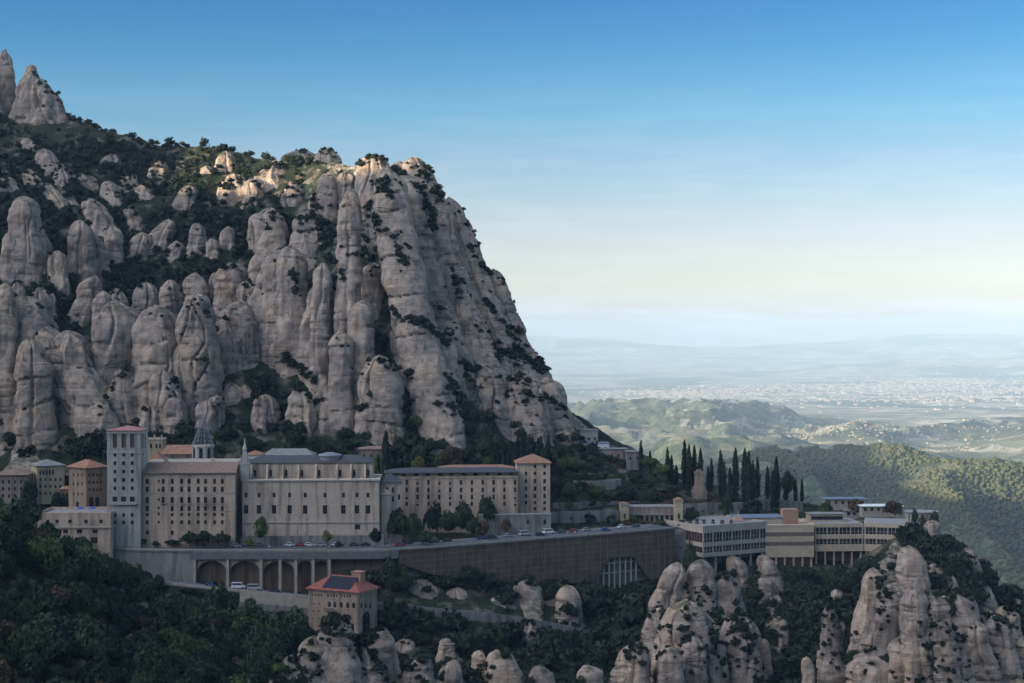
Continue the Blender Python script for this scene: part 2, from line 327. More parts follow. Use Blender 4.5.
# ---------------------------------------------------------------- terrain of the near mountain
# every station (a bearing, in pixels of the frame) holds one profile of (distance, height), row by row:
# 0 deep, 1 low front, 2 spur crest, 3 gully, 4 lower road foot, 5 wall foot, 6 platform edge, 7 platform back, 8 cliff foot, 9 cliff, 10 crest, 11 back, 12 far back
def p(py, Y): return (Y, zat(py, Y))
ST = {
 -260: [(180, -190), (380, -40), (460, 40), (530, 20), (580, 14), (600, 12), (612, 14), (660, 18), (690, 40), (770, 130), (1000, 280), (1300, 230), (1700, 100)],
 -60:  [(180, -180), p(720, 385), p(528, 465), (530, 6), (580, 5), (598, 6), (610, 13), (662, 14), p(455, 690), p(290, 775), p(104, 1000), (1300, 190), (1700, 20)],
 0:    [(180, -180), p(720, 390), p(534, 470), (535, 3), (580, 3), (596, 5), (608, 13), (662, 14), p(455, 690), p(290, 775), p(112, 1000), (1300, 150), (1700, -50)],
 60:   [(180, -180), p(720, 395), p(556, 480), (545, -4), (576, -3), (590, 0), (600, 6), (662, 10), p(448, 690), p(300, 780), p(116, 985), (1300, 130), (1700, -80)],
 100:  [(180, -180), p(720, 405), p(593, 500), (558, -9), (574, -8), (586, -5), (592, -1), (660, 2), p(440, 690), p(300, 790), p(127, 970), (1280, 120), (1700, -90)],
 160:  [(180, -180), p(720, 430), p(622, 520), (558, -14), (570, -14), (585, -11), (590, -1), (655, 2), p(436, 690), p(300, 800), p(145, 950), (1260, 110), (1700, -90)],
 230:  [(180, -180), p(720, 450), p(640, 530), (560, -20), (569, -18), (585, -14), (590, -1), (650, 2), p(440, 690), p(290, 800), p(152, 930), (1240, 100), (1700, -90)],
 300:  [(180, -180), p(720, 470), p(650, 540), (560, -25), (568, -22), (585, -16), (590, -1), (650, 1), p(446, 690), p(300, 780), p(160, 900), (1200, 90), (1700, -90)],
 345:  [(180, -180), p(720, 475), p(652, 545), (566, -30), (572, -24), (586, -15), (590, -1), (655, 2), p(452, 690), p(310, 755), p(165, 850), (1150, 60), (1700, -120)],
 390:  [(180, -180), p(720, 485), p(672, 545), (566, -30), (574, -19.5), (585, -11), (590, -1), (660, 3), p(455, 690), p(310, 745), p(175, 800), (1100, 0), (1700, -200)],
 480:  [(180, -180), p(720, 490), p(690, 535), (566, -34), (580, -24), (603, -13), (608, -1), (668, 6), p(440, 712), p(340, 755), p(285, 790), (1000, -60), (1700, -300)],
 560:  [(180, -190), p(720, 500), p(692, 545), p(650, 572), p(630, 590), (623, -18), (628, -1), (680, 6), p(446, 735), p(428, 760), p(400, 785), (950, -120), (1700, -380)],
 620:  [(180, -200), p(720, 510), p(700, 550), p(660, 580), p(638, 600), p(588, 638), (643, -1), (690, 7), p(462, 742), p(454, 762), p(444, 795), (950, -130), (1700, -400)],
 680:  [(180, -200), p(715, 520), p(690, 555), p(640, 600), p(605, 636), p(575, 652), (662, -1.5), (690, 3), p(492, 717), p(482, 742), p(477, 770), (950, -150), (1700, -420)],
 760:  [(180, -210), p(715, 530), p(690, 560), p(645, 600), p(605, 640), p(577, 662), (690, -10), (722, -1.5), p(508, 735), p(500, 752), p(499, 775), (950, -160), (1700, -420)],
 850:  [(180, -210), p(720, 540), p(705, 570), p(655, 610), p(612, 640), p(570, 676), (700, -9), (735, -3), (750, -3), (765, -4), (785, -6), (950, -170), (1700, -420)],
 920:  [(180, -210), p(720, 530), p(662, 560), p(605, 600), p(566, 628), p(545, 648), p(530, 668), (700, -3), (716, -3), (726, -5), (740, -9), (930, -190), (1700, -430)],
 960:  [(180, -220), p(720, 535), p(672, 562), p(622, 596), p(582, 622), p(565, 638), p(555, 652), (668, -15), (676, -22), (690, -32), (720, -60), (930, -230), (1700, -430)],
 1024: [(180, -230), p(720, 545), p(695, 565), p(662, 590), p(636, 612), p(620, 628), p(611, 640), (655, -38), (664, -46), (680, -60), (710, -85), (930, -260), (1700, -430)],
 1180: [(180, -260), (540, -125), (565, -110), (590, -95), (612, -84), (628, -78), (640, -76), (655, -80), (664, -86), (680, -96), (710, -120), (930, -290), (1700, -430)],
}
EDGE = [(84, 594), (130, 590), (190, 587.5), (300, 587.5), (390, 589), (435, 597), (480, 607), (560, 627), (620, 642), (675, 659)]
for k_ in ST:                                                # the ground stands behind the retaining walls of the terrace
    if 100 <= k_ <= 680:
        e_ = float(np.interp(k_, [q[0] for q in EDGE], [q[1] for q in EDGE])); ST[k_][5] = (e_ + 4.6, ST[k_][5][1]); ST[k_][6] = (e_ + 6.0, -1.2)
SPX = np.array(sorted(ST)); SY = np.array([[c[0] for c in ST[k]] for k in SPX]); SZ = np.array([[c[1] for c in ST[k]] for k in SPX]); NR = SY.shape[1]
SUB = [8, 34, 34, 14, 10, 8, 18, 14, 40, 60, 16, 12]
RV = np.concatenate([np.arange(n) / n + i for i, n in enumerate(SUB)] + [[NR - 1.0]])     # row coordinate of every mesh row
def rows_at(px):
    px = np.asarray(px, float); return (np.stack([np.interp(px, SPX, SY[:, k]) for k in range(NR)], -1), np.stack([np.interp(px, SPX, SZ[:, k]) for k in range(NR)], -1))
def terrain_pt(px, r):
    """world points at bearings px and row coordinates r, with the ground's own roughness"""
    px = np.asarray(px, float); r = np.asarray(r, float)
    Yk, Zk = rows_at(px); i = np.clip(np.floor(r).astype(int), 0, NR - 2); f = r - i; a = np.arange(len(px))
    Y = Yk[a, i] * (1 - f) + Yk[a, i + 1] * f; fz = np.where(i == 6, np.clip((f - 0.45) / 0.55, 0, 1) ** 1.2, f); Z = Zk[a, i] * (1 - fz) + Zk[a, i + 1] * fz
    X = (px - CX) / F * Y
    rough = np.interp(r, [0, 2, 3, 3.8, 4.2, 5.0, 6, 7, 7.5, 8.2, 10, 12], [3, 3, 2, 0.6, 0.6, 0.4, 0.1, 0.15, 1.0, 4, 4, 8])
    P = np.stack([X, Y, Z], -1)
    n = fbm(P / 26.0, 3, 4) * 1.3 + fbm(P / 6.0, 9, 2) * 0.35
    P[:, 2] += n * rough
    return P
GPX = np.arange(-258, 1178, 3.0)
gp, gr = np.meshgrid(GPX, RV, indexing='ij')
TP = terrain_pt(gp.ravel(), gr.ravel()).reshape(len(GPX), len(RV), 3)
def grid_faces(a, b):
    i = np.arange(a * b).reshape(a, b)
    return np.stack([i[:-1, :-1], i[1:, :-1], i[1:, 1:], i[:-1, 1:]], -1).reshape(-1, 4)
ter = link('mountain_terrain', mesh_np('mountain_terrain', TP.reshape(-1, 3), grid_faces(len(GPX), len(RV)), [M['soil']], True))
tag(ter, 'steep scrub covered mountainside with a level terrace for the monastery', kind='structure')
def ground(px, py, rmin=0.8):
    """where the sight line of a pixel first meets the terrain: (Y, row)"""
    c = int(round((px - GPX[0]) / 3)); c = min(max(c, 0), len(GPX) - 1)
    pr = TP[c]; ray = CZ - (py - CY) / F * pr[:, 1]
    ok = (pr[:, 2] >= ray) & (RV >= rmin)
    k = int(np.argmax(ok)) if ok.any() else len(RV) - 20
    return float(pr[k, 1]), float(RV[k])
def height(x, Y):
    c = int(round((CX + F * x / Y - GPX[0]) / 3)); c = min(max(c, 0), len(GPX) - 1)
    return float(np.interp(Y, TP[c][:, 1], TP[c][:, 2]))

# the rest of the massif: higher ground west of the frame that keeps the monastery in the shade
MASSIF_Y = [-900, -300, 0, 250, 395, 474, 590, 655, 720, 900, 1300, 1700, 2199, 2330, 2505, 2638, 2770, 2900]
MASSIF_H = [330, 360, 370, 358, 331, 316, 300, 366, 405, 385, 300, 200, 122, 112, 116, 140, 178, 185]
def massif():
    xs = np.linspace(-2300, -330, 80); ys = np.linspace(-900, 2900, 110)
    X, Y = np.meshgrid(xs, ys, indexing='ij'); Pq = np.stack([X.ravel(), Y.ravel(), np.zeros(X.size)], -1)
    H = np.interp(Y.ravel(), MASSIF_Y, MASSIF_H); cx = np.interp(Y.ravel(), [-900, 900, 1400, 2900], [-900, -900, -1050, -900])
    d = np.abs(X.ravel() - cx)
    Z = -430 + (H + 430) * np.exp(-(d / np.where(X.ravel() > cx, 420, 700)) ** 2) + fbm(Pq / 150.0, 31, 5) * np.where(d < 60, 14, 45)
    Z = np.minimum(Z, 545)
    # never rise above the ground that the frame sees
    px = CX + F * X.ravel() / np.maximum(Y.ravel(), 1); vis = (Y.ravel() > 100) & (px > -300)
    Z = np.where(vis & (Y.ravel() < 1500), np.minimum(Z, -150), Z)
    o = link('mountain_massif', mesh_np('mountain_massif', np.stack([X.ravel(), Y.ravel(), Z], -1), grid_faces(80, 110), [M['soil']], True))
    tag(o, 'high forested massif west of the monastery', kind='structure')
massif()
def viewpoint_ridge():
    xs = np.linspace(-330, 900, 90); ys = np.linspace(-520, 190, 64)
    X, Y = np.meshgrid(xs, ys, indexing='ij'); x, y = X.ravel(), Y.ravel()
    Z = np.interp(y, [-520, -260, -130, -60, -8, 10, 60, 190], [-60, 120, 190, 150, 79, 72, -5, -175]) + fbm(np.stack([x, y, 0 * x], -1) / 60.0, 36, 4) * np.interp(np.hypot(x, y), [0, 20, 120], [0, 0, 16])
    Z = np.where(y > 8, np.minimum(Z, CZ - 0.2224 * np.maximum(y, 1) * 1.25 - 8), Z) - np.clip(x - 350, 0, None) * .35
    tag(link('viewpoint_ridge', mesh_np('viewpoint_ridge', np.stack([x, y, Z], -1), grid_faces(90, 64), [M['soil']], True)), 'scrubby ridge that carries the viewpoint', kind='structure')
viewpoint_ridge()

# ---------------------------------------------------------------- far country
def far_material():
    m = Mat('far_country', 0.95, 0.05)
    f = m.noise(0.016, 7, rough=0.72); patch = m.N('ShaderNodeTexVoronoi'); patch.inputs['Scale'].default_value = 0.0042; m.L(m.coord((1, 1.4, 1)), patch.inputs['Vector'])
    forest = m.ramp(f, [(0.36, (0.024, 0.042, 0.026)), (0.52, (0.085, 0.105, 0.058)), (0.66, (0.19, 0.19, 0.10))])
    sp = m.N('ShaderNodeSeparateColor'); m.L(patch.outputs['Color'], sp.inputs[0])
    field = m.ramp(sp.outputs[0], [(0.1, (0.15, 0.16, 0.08)), (0.4, (0.40, 0.35, 0.24)), (0.7, (0.20, 0.19, 0.10)), (0.95, (0.55, 0.49, 0.37))])
    g = m.N('ShaderNodeNewGeometry'); s2 = m.N('ShaderNodeSeparateXYZ'); m.L(g.outputs['Position'], s2.inputs[0])
    flat = m.ramp(up_z(m), [(0.93, 0.0), (0.985, 1.0)])
    where = m.ramp(m.noise(0.0007, 5), [(0.42, 0.0), (0.50, 1.0)])
    c = m.mix(m.math('MULTIPLY', flat, where), forest, field)
    m.color(c).bump(m.noise(0.02, 6, rough=0.7), 1.0, 22.0); return m.m
def far_z(X, Y):
    px = CX + F * X / Y; P2 = np.stack([X, Y, np.zeros_like(X)], -1)
    base = np.interp(Y, [1000, 1400, 2300, 4500, 6500, 9500, 12000, 20000, 46000], [-440, -450, -445, -420, -395, -420, -455, -470, -440])
    # the wooded ridge right behind the terrace
    crest = np.interp(px, [450, 640, 720, 780, 830, 900, 960, 1030, 1100, 1500], [520, 480, 458, 449, 449, 449, 456, 468, 476, 500])
    Yc = 3500 + 120 * np.sin(px / 60.0); top = CZ - (crest - CY) / F * Yc
    d = (Y - Yc); w = np.where(d < 0, 760, 420)
    prof = np.exp(-np.abs(d / w) ** 2.0)
    q = P2 / np.array([260.0, 1400.0, 1.0]); spur = 1 - 2 * np.abs(vnoise(q, 41)); spur2 = fbm(P2 / 210.0, 45, 4)
    flank = np.clip(-d / 520, 0, 1) * np.exp(-np.clip(-d - 900, 0, None) / 500)
    ridge = (top - base) * prof + 62 * flank * (spur - 1) * prof ** 0.3 + 26 * spur2 * prof ** 0.25
    # rolling hills in the middle distance
    e = np.exp(-((Y - 7600) / 1500) ** 2) ; hills = (0.45 + 0.85 * (1 - np.abs(fbm(P2 / np.array([640., 950., 1.]), 52, 5)) * 2.6)) * 135 * e
    e2 = np.exp(-((Y - 5500) / 620) ** 2); hills = hills + (0.3 + (1 - np.abs(fbm(P2 / np.array([560., 800., 1.]), 58, 4)) * 2.6)) * 95 * e2
    hills = hills * np.interp(px, [780, 900, 1050], [1.1, .55, .5])
    small = fbm(P2 / 900.0, 61, 4) * np.interp(Y, [1000, 3000, 5000, 9000, 14000, 46000], [20, 20, 40, 45, 22, 22])
    far = np.exp(-((Y - 37000) / 4200) ** 2) * (540 + 300 * fbm(np.stack([X / 5200, Y / 9000, X * 0], -1), 71, 4)) + np.exp(-((Y - 27000) / 2600) ** 2) * np.clip(fbm(np.stack([X / 3600, Y / 9000, X * 0], -1), 76, 4) + 0.15, 0, 1) * 420
    return base + ridge + hills + small + far
fpx = np.linspace(-420, 1520, 560); fY = np.concatenate([np.linspace(1000, 1900, 24), np.linspace(1950, 4300, 190), np.geomspace(4330, 46000, 300)])
A, B = np.meshgrid(fpx, fY, indexing='ij'); FX = (A.ravel() - CX) / F * B.ravel(); FYr = B.ravel()
FZ = far_z(FX, FYr)
farc = link('valley_terrain', mesh_np('valley_terrain', np.stack([FX, FYr, FZ], -1), grid_faces(len(fpx), len(fY)), [far_material()], True))
tag(farc, 'wooded hills, fields and hazy ranges of the far plain', kind='structure')

# the air between here and the far ranges
hz = MB().box(-32000, 32000, -3500, 47000, float(min(FZ.min(), -480)) - 1, 590)
hm = bpy.data.materials.new('valley_haze'); hm.use_nodes = True; hm.node_tree.nodes.clear()
_o = hm.node_tree.nodes.new('ShaderNodeOutputMaterial'); _v = hm.node_tree.nodes.new('ShaderNodeVolumePrincipled')
_v.inputs['Color'].default_value = (0.44, 0.62, 0.80, 1); _v.inputs['Density'].default_value = 5.6e-5; _v.inputs['Anisotropy'].default_value = -0.2
hm.node_tree.links.new(_v.outputs[0], _o.inputs['Volume'])
tag(hz.build('haze', hm), 'pale blue haze filling the valley air', kind='stuff')
# ---------------------------------------------------------------- rock columns
# (top px, top py, foot px, foot py, width at top, width at foot, lean back as a share of the height)
NOSE = [(350,188,344,398,27,34,.42),(322,262,317,404,20,26,.3),(372,262,371,335,28,32,.4),(387,164,438,425,40,56,.45),(399,266,402,322,24,28,.42),
 (410,172,474,405,40,48,.45),(437,184,505,405,36,44,.45),(456,196,538,405,30,40,.4),(470,214,558,425,24,36,.38),(500,268,570,430,26,42,.36),(462,275,479,368,20,26,.42),
 (405,318,424,405,44,62,.35),(378,356,378,452,48,64,.25),(432,358,442,452,50,64,.3),(478,362,494,447,50,66,.3),(521,374,526,446,52,72,.3),(546,378,557,440,34,52,.3),(497,352,502,384,34,38,.35),
 (373,152,372,200,36,50,.5),(419,155,432,235,40,50,.5),(399,160,404,215,40,52,.5),(326,172,329,220,23,30,.4),(303,210,310,265,32,42,.4),(308,226,311,275,30,36,.35),(271,208,272,262,30,38,.35),
 (278,248,284,372,40,54,.22),(262,248,262,366,34,42,.2),(289,245,292,372,34,46,.22),(340,330,340,420,26,34,.25),(360,300,358,400,30,36,.3),(440,330,446,400,40,46,.35)]
LEFT = [(230,262,228,335,33,37,.1),(225,326,225,380,30,36,.1),(255,212,262,262,24,30,.2),(205,318,196,424,16,28,.25),(143,282,143,358,22,30,.15),(168,279,168,334,20,26,.15),(193,272,196,305,20,26,.2),
 (191,300,190,372,20,26,.2),(165,335,168,378,18,24,.2),(213,272,213,302,11,15,.2),(100,290,103,372,20,30,.15),(113,288,116,334,18,24,.2),(122,318,122,374,22,30,.2),(118,360,118,428,30,44,.2),
 (138,355,143,414,20,28,.2),(160,370,165,424,22,32,.2),(172,390,172,434,18,28,.2),(92,275,72,328,18,28,.25),(35,287,38,342,26,32,.15),(40,325,86,438,34,52,.25),(62,330,94,434,26,46,.3),
 (25,338,34,448,32,46,.15),(0,282,4,424,22,32,.12),(15,282,18,334,13,18,.2),(18,195,22,286,28,38,.15),(77,219,80,284,24,30,.15),(47,290,48,320,12,20,.2),(10,428,14,460,60,90,.3),(86,197,105,242,22,28,.35),
 (187,184,184,208,18,24,.3),(231,172,230,210,32,40,.3),(165,218,150,260,20,32,.35),(211,238,211,260,12,16,.2),(227,226,227,260,15,19,.2),(268,207,270,248,32,38,.3),
 (273,158,268,194,44,58,.5),(157,160,155,180,16,22,.4),(127,171,128,192,24,32,.5),(142,182,143,197,18,24,.5),(108,152,108,168,26,36,.6),(224,150,224,166,18,24,.5),(243,153,243,168,11,15,.4),
 (28,135,32,152,20,26,.6),(42,148,46,168,20,26,.6),(58,163,62,186,20,28,.6),(25,168,36,190,16,22,.5),(40,180,56,207,16,24,.5),(80,172,95,190,18,24,.5),(3,175,8,198,20,26,.3),(62,190,74,212,14,22,.5),
 (326,147,326,158,20,26,.5),(300,147,300,158,30,40,.6),(228,383,228,412,26,38,.2),(298,385,300,428,22,30,.2),(328,385,328,430,34,44,.2),(184,375,184,398,16,22,.2),(150,300,152,330,12,18,.2),
 (8,230,8,282,22,30,.2),(55,250,58,290,16,22,.2),(175,240,172,270,14,20,.3),(140,232,134,258,16,24,.4),(110,225,112,262,16,22,.3),(195,222,196,250,16,22,.3),(205,400,203,432,18,26,.2),(148,405,150,436,18,26,.2),
 (245,280,246,345,18,24,.2),(243,385,246,415,18,26,.2),(262,395,264,425,22,30,.2),(215,395,214,440,14,20,.2),(105,180,112,205,16,24,.5),(128,205,134,226,14,20,.5),
 (250,178,252,200,16,22,.4),(205,165,207,182,14,20,.4),(180,160,181,172,12,16,.5),(345,170,346,192,16,22,.4),(290,180,292,212,22,30,.4),(318,190,318,214,16,22,.4),(104,395,106,438,18,28,.2)]
PEAK = [(2,47,3,114,9,28,.1),(0,58,-8,114,20,34,.1),(25,61,31,124,9,44,.15),(34,76,42,124,14,30,.15),(22,74,20,122,12,26,.15),(48,89,58,124,9,24,.15),(-20,60,-18,118,26,40,.1)]
LOW = [(679,565,657,642,22,38,.05),(703,562,699,640,27,40,.05),(726,575,735,640,24,38,.05),(664,610,650,668,22,36,.08),(716,612,720,660,22,34,.08),(686,590,682,640,12,22,.05),(640,646,628,706,24,48,.08),(672,650,672,706,22,36,.08),(30,646,32,660,14,20,.3),(72,640,76,668,14,20,.4),(88,652,94,672,12,20,.4),(122,632,128,646,18,24,.4),(14,664,18,680,14,20,.4),(150,664,154,676,14,20,.4),(238,650,242,668,16,22,.4),(262,640,266,656,14,20,.4),(765,562,780,660,15,26,'g'),(902,545,888,706,22,70,'g'),(925,560,930,706,24,64,'g'),(950,582,975,706,22,60,'g'),(982,600,1010,706,20,56,'g'),(838,592,836,706,10,34,'g'),(375,622,384,700,22,40,'g'),(344,628,330,700,30,60,'g'),(500,645,507,706,22,44,'g'),(455,655,450,706,20,44,'g'),(530,585,528,640,22,34,'g'),(570,588,566,645,18,30,'g'),(735,557,746,588,17,26,.15),(764,556,776,594,17,26,.1),(766,578,770,610,13,20,.1),(694,638,694,705,22,30,.08),(716,641,718,705,20,28,.08),
 (742,632,749,705,30,44,.1),(659,646,664,692,28,34,.1),(641,650,622,705,24,44,.1),(831,606,835,705,13,34,.1),(837,590,844,618,9,16,.1),(808,658,811,705,10,18,.1),(784,620,785,655,7,12,.1),
 (567,587,570,628,20,30,.1),(526,582,531,620,24,36,.1),(420,582,422,611,34,48,.1),(377,582,379,604,18,26,.1),(490,597,495,617,40,58,.1),(530,624,531,655,13,20,.1),(380,635,383,696,28,42,.1),(420,660,421,705,22,40,.1),
 (452,662,453,699,15,24,.1),(500,653,506,705,28,46,.1),(478,652,481,698,12,20,.1),(330,622,337,700,30,62,.25),(312,640,308,700,26,50,.25),(352,650,360,700,20,34,.2),(290,662,288,700,40,70,.3),(455,590,456,612,26,36,.1),
 (446,640,446,676,14,24,.1),(540,668,544,705,20,30,.1),(405,640,404,672,16,26,.1),(590,668,590,705,20,34,.1),(480,585,480,602,18,26,.1),(548,592,549,615,18,26,.1),(765,640,768,680,8,14,.1),
 (880,570,869,668,24,40,.08),(879,655,884,712,44,56,.06),(912,548,920,600,20,32,.1),(917,588,926,712,24,36,.06),(938,598,952,712,28,42,.08),(957,634,966,712,26,40,.1),(979,624,996,712,22,34,.12),(999,618,1018,712,24,38,.12),
 (969,549,973,573,14,22,.2),(935,521,932,550,12,22,.1),(1008,608,1011,640,20,28,.15),(936,564,940,588,11,20,.15),(900,585,902,660,22,34,.08),(893,560,898,600,18,26,.1),(1030,640,1036,712,26,40,.1),(905,640,906,712,26,36,.06),
 (985,585,990,610,12,20,.2),(950,575,953,600,14,22,.15),(1018,600,1024,622,14,22,.2)]
BACK = [(18,296,20,446,50,66,.2),(62,335,70,440,44,60,.2),(108,300,110,430,44,60,.2),(150,305,152,430,40,56,.2),(192,292,192,432,36,50,.2),(236,300,238,385,40,50,.2),(276,256,278,378,52,66,.2),(318,280,318,405,34,46,.25),(20,215,22,290,40,50,.2),(84,232,86,290,34,44,.2),(262,215,264,262,36,46,.3),(306,220,308,280,38,48,.3)]
BASE = [(692,606,688,706,44,84,.05),(742,618,746,706,30,56,.05),(898,590,898,706,44,80,.05),(962,596,972,706,46,70,.05),(1002,622,1008,706,44,60,.05),(340,640,338,706,70,100,.2),(420,590,422,613,60,74,.1),(552,592,552,620,60,76,.1)]
ROCKV, ROCKN = [], []
def rock_column(tx, ty, fx, fy, wt, wb, lean, seed, res, rmin=0.8, rough=1.0, dy=0.0, flat=1.9, curve=0.0):
    Yf, row = ground(fx, fy, rmin); zf = zat(fy, Yf)
    s = Yf / F; Yf += dy; zf = zat(fy, Yf)
    rb, rt = wb * s / 2, wt * s / 2
    hgt = zat(ty, Yf) - zf
    if lean == 'g': Yt = max(ground(tx, ty + 7, rmin)[0] - 3, Yf)
    else: Yt = Yf + max(lean * hgt, 0)
    zt = zat(ty, Yt)
    xf, xt = xat(fx, Yf), xat(tx, Yt); rt *= Yt / Yf
    ext = 0.28 * hgt + 4                                   # buried foot
    H = zt - zf + ext
    nu = int(np.clip(2 * math.pi * rb / res, 22, 170)); nv = int(np.clip((H + rt) / res, 16, 240))
    t = np.linspace(0, 1, nv); q0 = np.arange(nu) / nu * 2 * math.pi; th = q0 + math.pi * 1.5 - 0.55 * np.sin(q0)      # finer on the open side
    T, TH = np.meshgrid(t, th, indexing='ij'); T = T.ravel(); TH = TH.ravel()
    g = (T * H - ext) / (H - ext)                          # 0 at the visible foot, 1 at the top
    dome = min(0.92, max(0.12, rt * flat / H)); k = np.clip((T - (1 - dome)) / dome, 0, 1)
    r = (rb + (rt - rb) * np.clip(g, -0.4, 1)); cap = np.clip(1 - k ** 2.2, 0, 1) ** 0.62 * 0.995 + 0.005
    ct, sn = np.cos(TH), np.sin(TH); e = 2 / 2.5
    ux, uy = np.sign(ct) * np.abs(ct) ** e, np.sign(sn) * np.abs(sn) ** e
    P0 = np.stack([xf + (xt - xf) * g - curve * 4 * np.clip(g, 0, 1) * (1 - np.clip(g, 0, 1)), Yf + (Yt - Yf) * g + rb * 0.85, zf + (zt - zf) * g], -1)
    off = rng.uniform(-50, 50, 3)
    S = P0 + np.stack([ux * r, uy * r, 0 * r], -1)
    rm = (rb + rt) / 2
    d = fbm(S / (rm * 1.5) + off, seed, 3) * 0.34
    d += fbm(S / np.array([22., 22., 5.5]) * max(1.0, 9 / rm) + off, seed + 5, 3) * 0.05                       # bulging beds
    d += -np.abs(vnoise(S / np.array([rm * 0.8, rm * 0.8, rm * 7]) + off * 2, seed + 9)) * (0.30 if rough >= 1 else 0.16) + 0.08              # flutes
    # bedding cracks: narrow grooves that run part of the way round
    warp = fbm(S / 14.0 + off, seed + 11, 2) * 2.4 + (S[:, 0] - xf) * rng.uniform(-.12, .12); zz = S[:, 2] + warp; hk = [zf - ext - 8]
    while hk[-1] < zt + 8: hk.append(hk[-1] + rng.uniform(0.25, 1.0) * max(7.0, min(rm * 2.2, 26)))
    hk = np.array(hk); ib = np.clip(np.searchsorted(hk, zz) - 1, 0, len(hk) - 2); fb = (zz - hk[ib]) / (hk[ib + 1] - hk[ib])
    near = np.minimum(zz - hk[ib], hk[ib + 1] - zz); on = np.clip(0.12 + 1.5 * vnoise(np.stack([ct * 1.2 + ib * 3.7, sn * 1.2, ib * 5.1], -1), seed + 13), 0, 1)
    notch = np.clip(1 - near / 0.9, 0, 1) ** 1.5 * on                                                      # sharp bedding joints
    step = _hash(ib + 7, ib * 0 + seed, (TH * 0).astype(int) + 3, seed) * 0.035                                # beds stand a little in or out of each other
    crack = notch
    d += step + 0.03 * (1 - np.abs(2 * fb - 1) ** 3) - 0.03
    d = d * rm * rough - notch * min(1.9, rm * 0.2)
    d += fbm(S / 2.6 + off, seed + 17, 2) * 0.22
    # vertical joints
    for _ in range(rng.integers(2, 5) if rough >= 1 else rng.integers(1, 3)):
        a0 = rng.uniform(math.pi * 0.95, math.pi * 2.05); aw = a0 + 0.35 * vnoise(np.stack([S[:, 2] / 15 + a0 * 9, 0 * ct, 0 * ct], -1), seed + 23)
        dd = np.abs(np.angle(np.exp(1j * (TH - aw)))) * rm
        vj = np.clip(1 - dd / 1.1, 0, 1) ** 1.4 * np.clip(vnoise(np.stack([S[:, 2] / 22, 0 * ct + a0 * 5, 0 * ct], -1), seed + 24) * 2.2 + 0.7, 0, 1)
        d -= vj * min(3.0, rm * 0.24); crack = np.maximum(crack, vj)
        d += np.where(np.angle(np.exp(1j * (TH - aw))) > 0, 1, -1) * np.exp(-dd / (rm * .5)) * rm * 0.05                  # one side stands proud
    rr = np.maximum(r * cap + d * np.clip(cap * 1.6, 0, 1), 0.02 * rm)
    V = P0 + np.stack([ux * rr, uy * rr * 0.95, (1 - k) * 0 + fbm(S / 5.0 + off, seed + 19, 2) * np.where(k > 0, 1.0, 0.3) * min(1, rm * 0.1)], -1)
    Fq = []
    i = np.arange(nv * nu).reshape(nv, nu); j = np.roll(i, -1, 1)
    Fq = np.stack([i[:-1], j[:-1], j[1:], i[1:]], -1).reshape(-1, 4)
    V = np.vstack([V, V[-nu:].mean(0, keepdims=True)]); top = np.stack([i[-1], j[-1], np.full(nu, nv * nu)], -1)
    o = link('rock_column', mesh_np('rock_column', V, [Fq, top], [M['rock']], True)); o['kind'] = 'structure'
    # surface samples for the scrub that grows in joints and on ledges
    G = V[:-1].reshape(nv, nu, 3); du = np.roll(G, -1, 1) - np.roll(G, 1, 1); dv = np.gradient(G, axis=0); n = np.cross(du, dv); n /= np.linalg.norm(n, axis=-1, keepdims=True) + 1e-9
    ROCKV.append(np.concatenate([V[:-1], np.minimum(crack, 1)[:, None], np.clip(g, 0, 1)[:, None]], 1)); ROCKN.append(n.reshape(-1, 3))
    return o
sd = 100
for lst, res, rmin in ((NOSE, 0.7, 7.3), (LEFT, 0.72, 7.3), (PEAK, 0.9, 9.0), (LOW, 0.58, 0.8), (BACK, 0.85, 7.3), (BASE, 0.7, 0.8)):
    for c in lst:
        sd += 31; c = list(c)
        if lst is LEFT: c[4] *= 1.02; c[5] *= .98
        if lst is NOSE: c[4] *= .84; c[5] *= .83
        cv = 0.0
        if lst is NOSE: cv = max(0.0, (c[2] - c[0] - 30) / 60) * 8.5; c[0] -= 7 if c[0] >= 405 and c[1] < 300 else 0
        rock_column(*c, rough={id(NOSE): .8, id(LOW): .9}.get(id(lst), 1.0), flat={id(LOW): 1.15, id(NOSE): 1.4}.get(id(lst), 1.45), curve=cv, seed=sd, res=res, rmin=rmin, dy=7.0 if lst is BACK else 11.0 if lst is BASE else rng.uniform(-8, 8) if lst is NOSE else (rng.uniform(-6, 4) if lst is LEFT else (6.5 if lst is LOW and 365 < c[2] < 605 and c[3] < 626 else rng.uniform(-2, 2))))
# ---------------------------------------------------------------- vegetation
def ico(sub=1):
    bm = bmesh.new(); bmesh.ops.create_icosphere(bm, subdivisions=sub, radius=1.0)
    bm.verts.ensure_lookup_table(); V = np.array([v.co[:] for v in bm.verts]); Fc = np.array([[v.index for v in f.verts] for f in bm.faces]); bm.free(); return V, Fc
ICO1, ICO2 = ico(1), ico(2)
def leaf_tris(P, Nn, size, g):
    """one three-cornered leaf spray at every point, facing roughly along Nn"""
    n = len(P); a = Nn + g.normal(0, 0.55, (n, 3)); a /= np.linalg.norm(a, axis=1, keepdims=True)
    u = np.cross(a, g.normal(0, 1, (n, 3))); u /= np.linalg.norm(u, axis=1, keepdims=True) + 1e-9; v = np.cross(a, u)
    s = size * g.uniform(0.6, 1.5, (n, 1))
    T = np.stack([P + u * s, P + (-0.5 * u + 0.8 * v) * s, P + (-0.5 * u - 0.8 * v) * s], 1)
    return T.reshape(-1, 3)
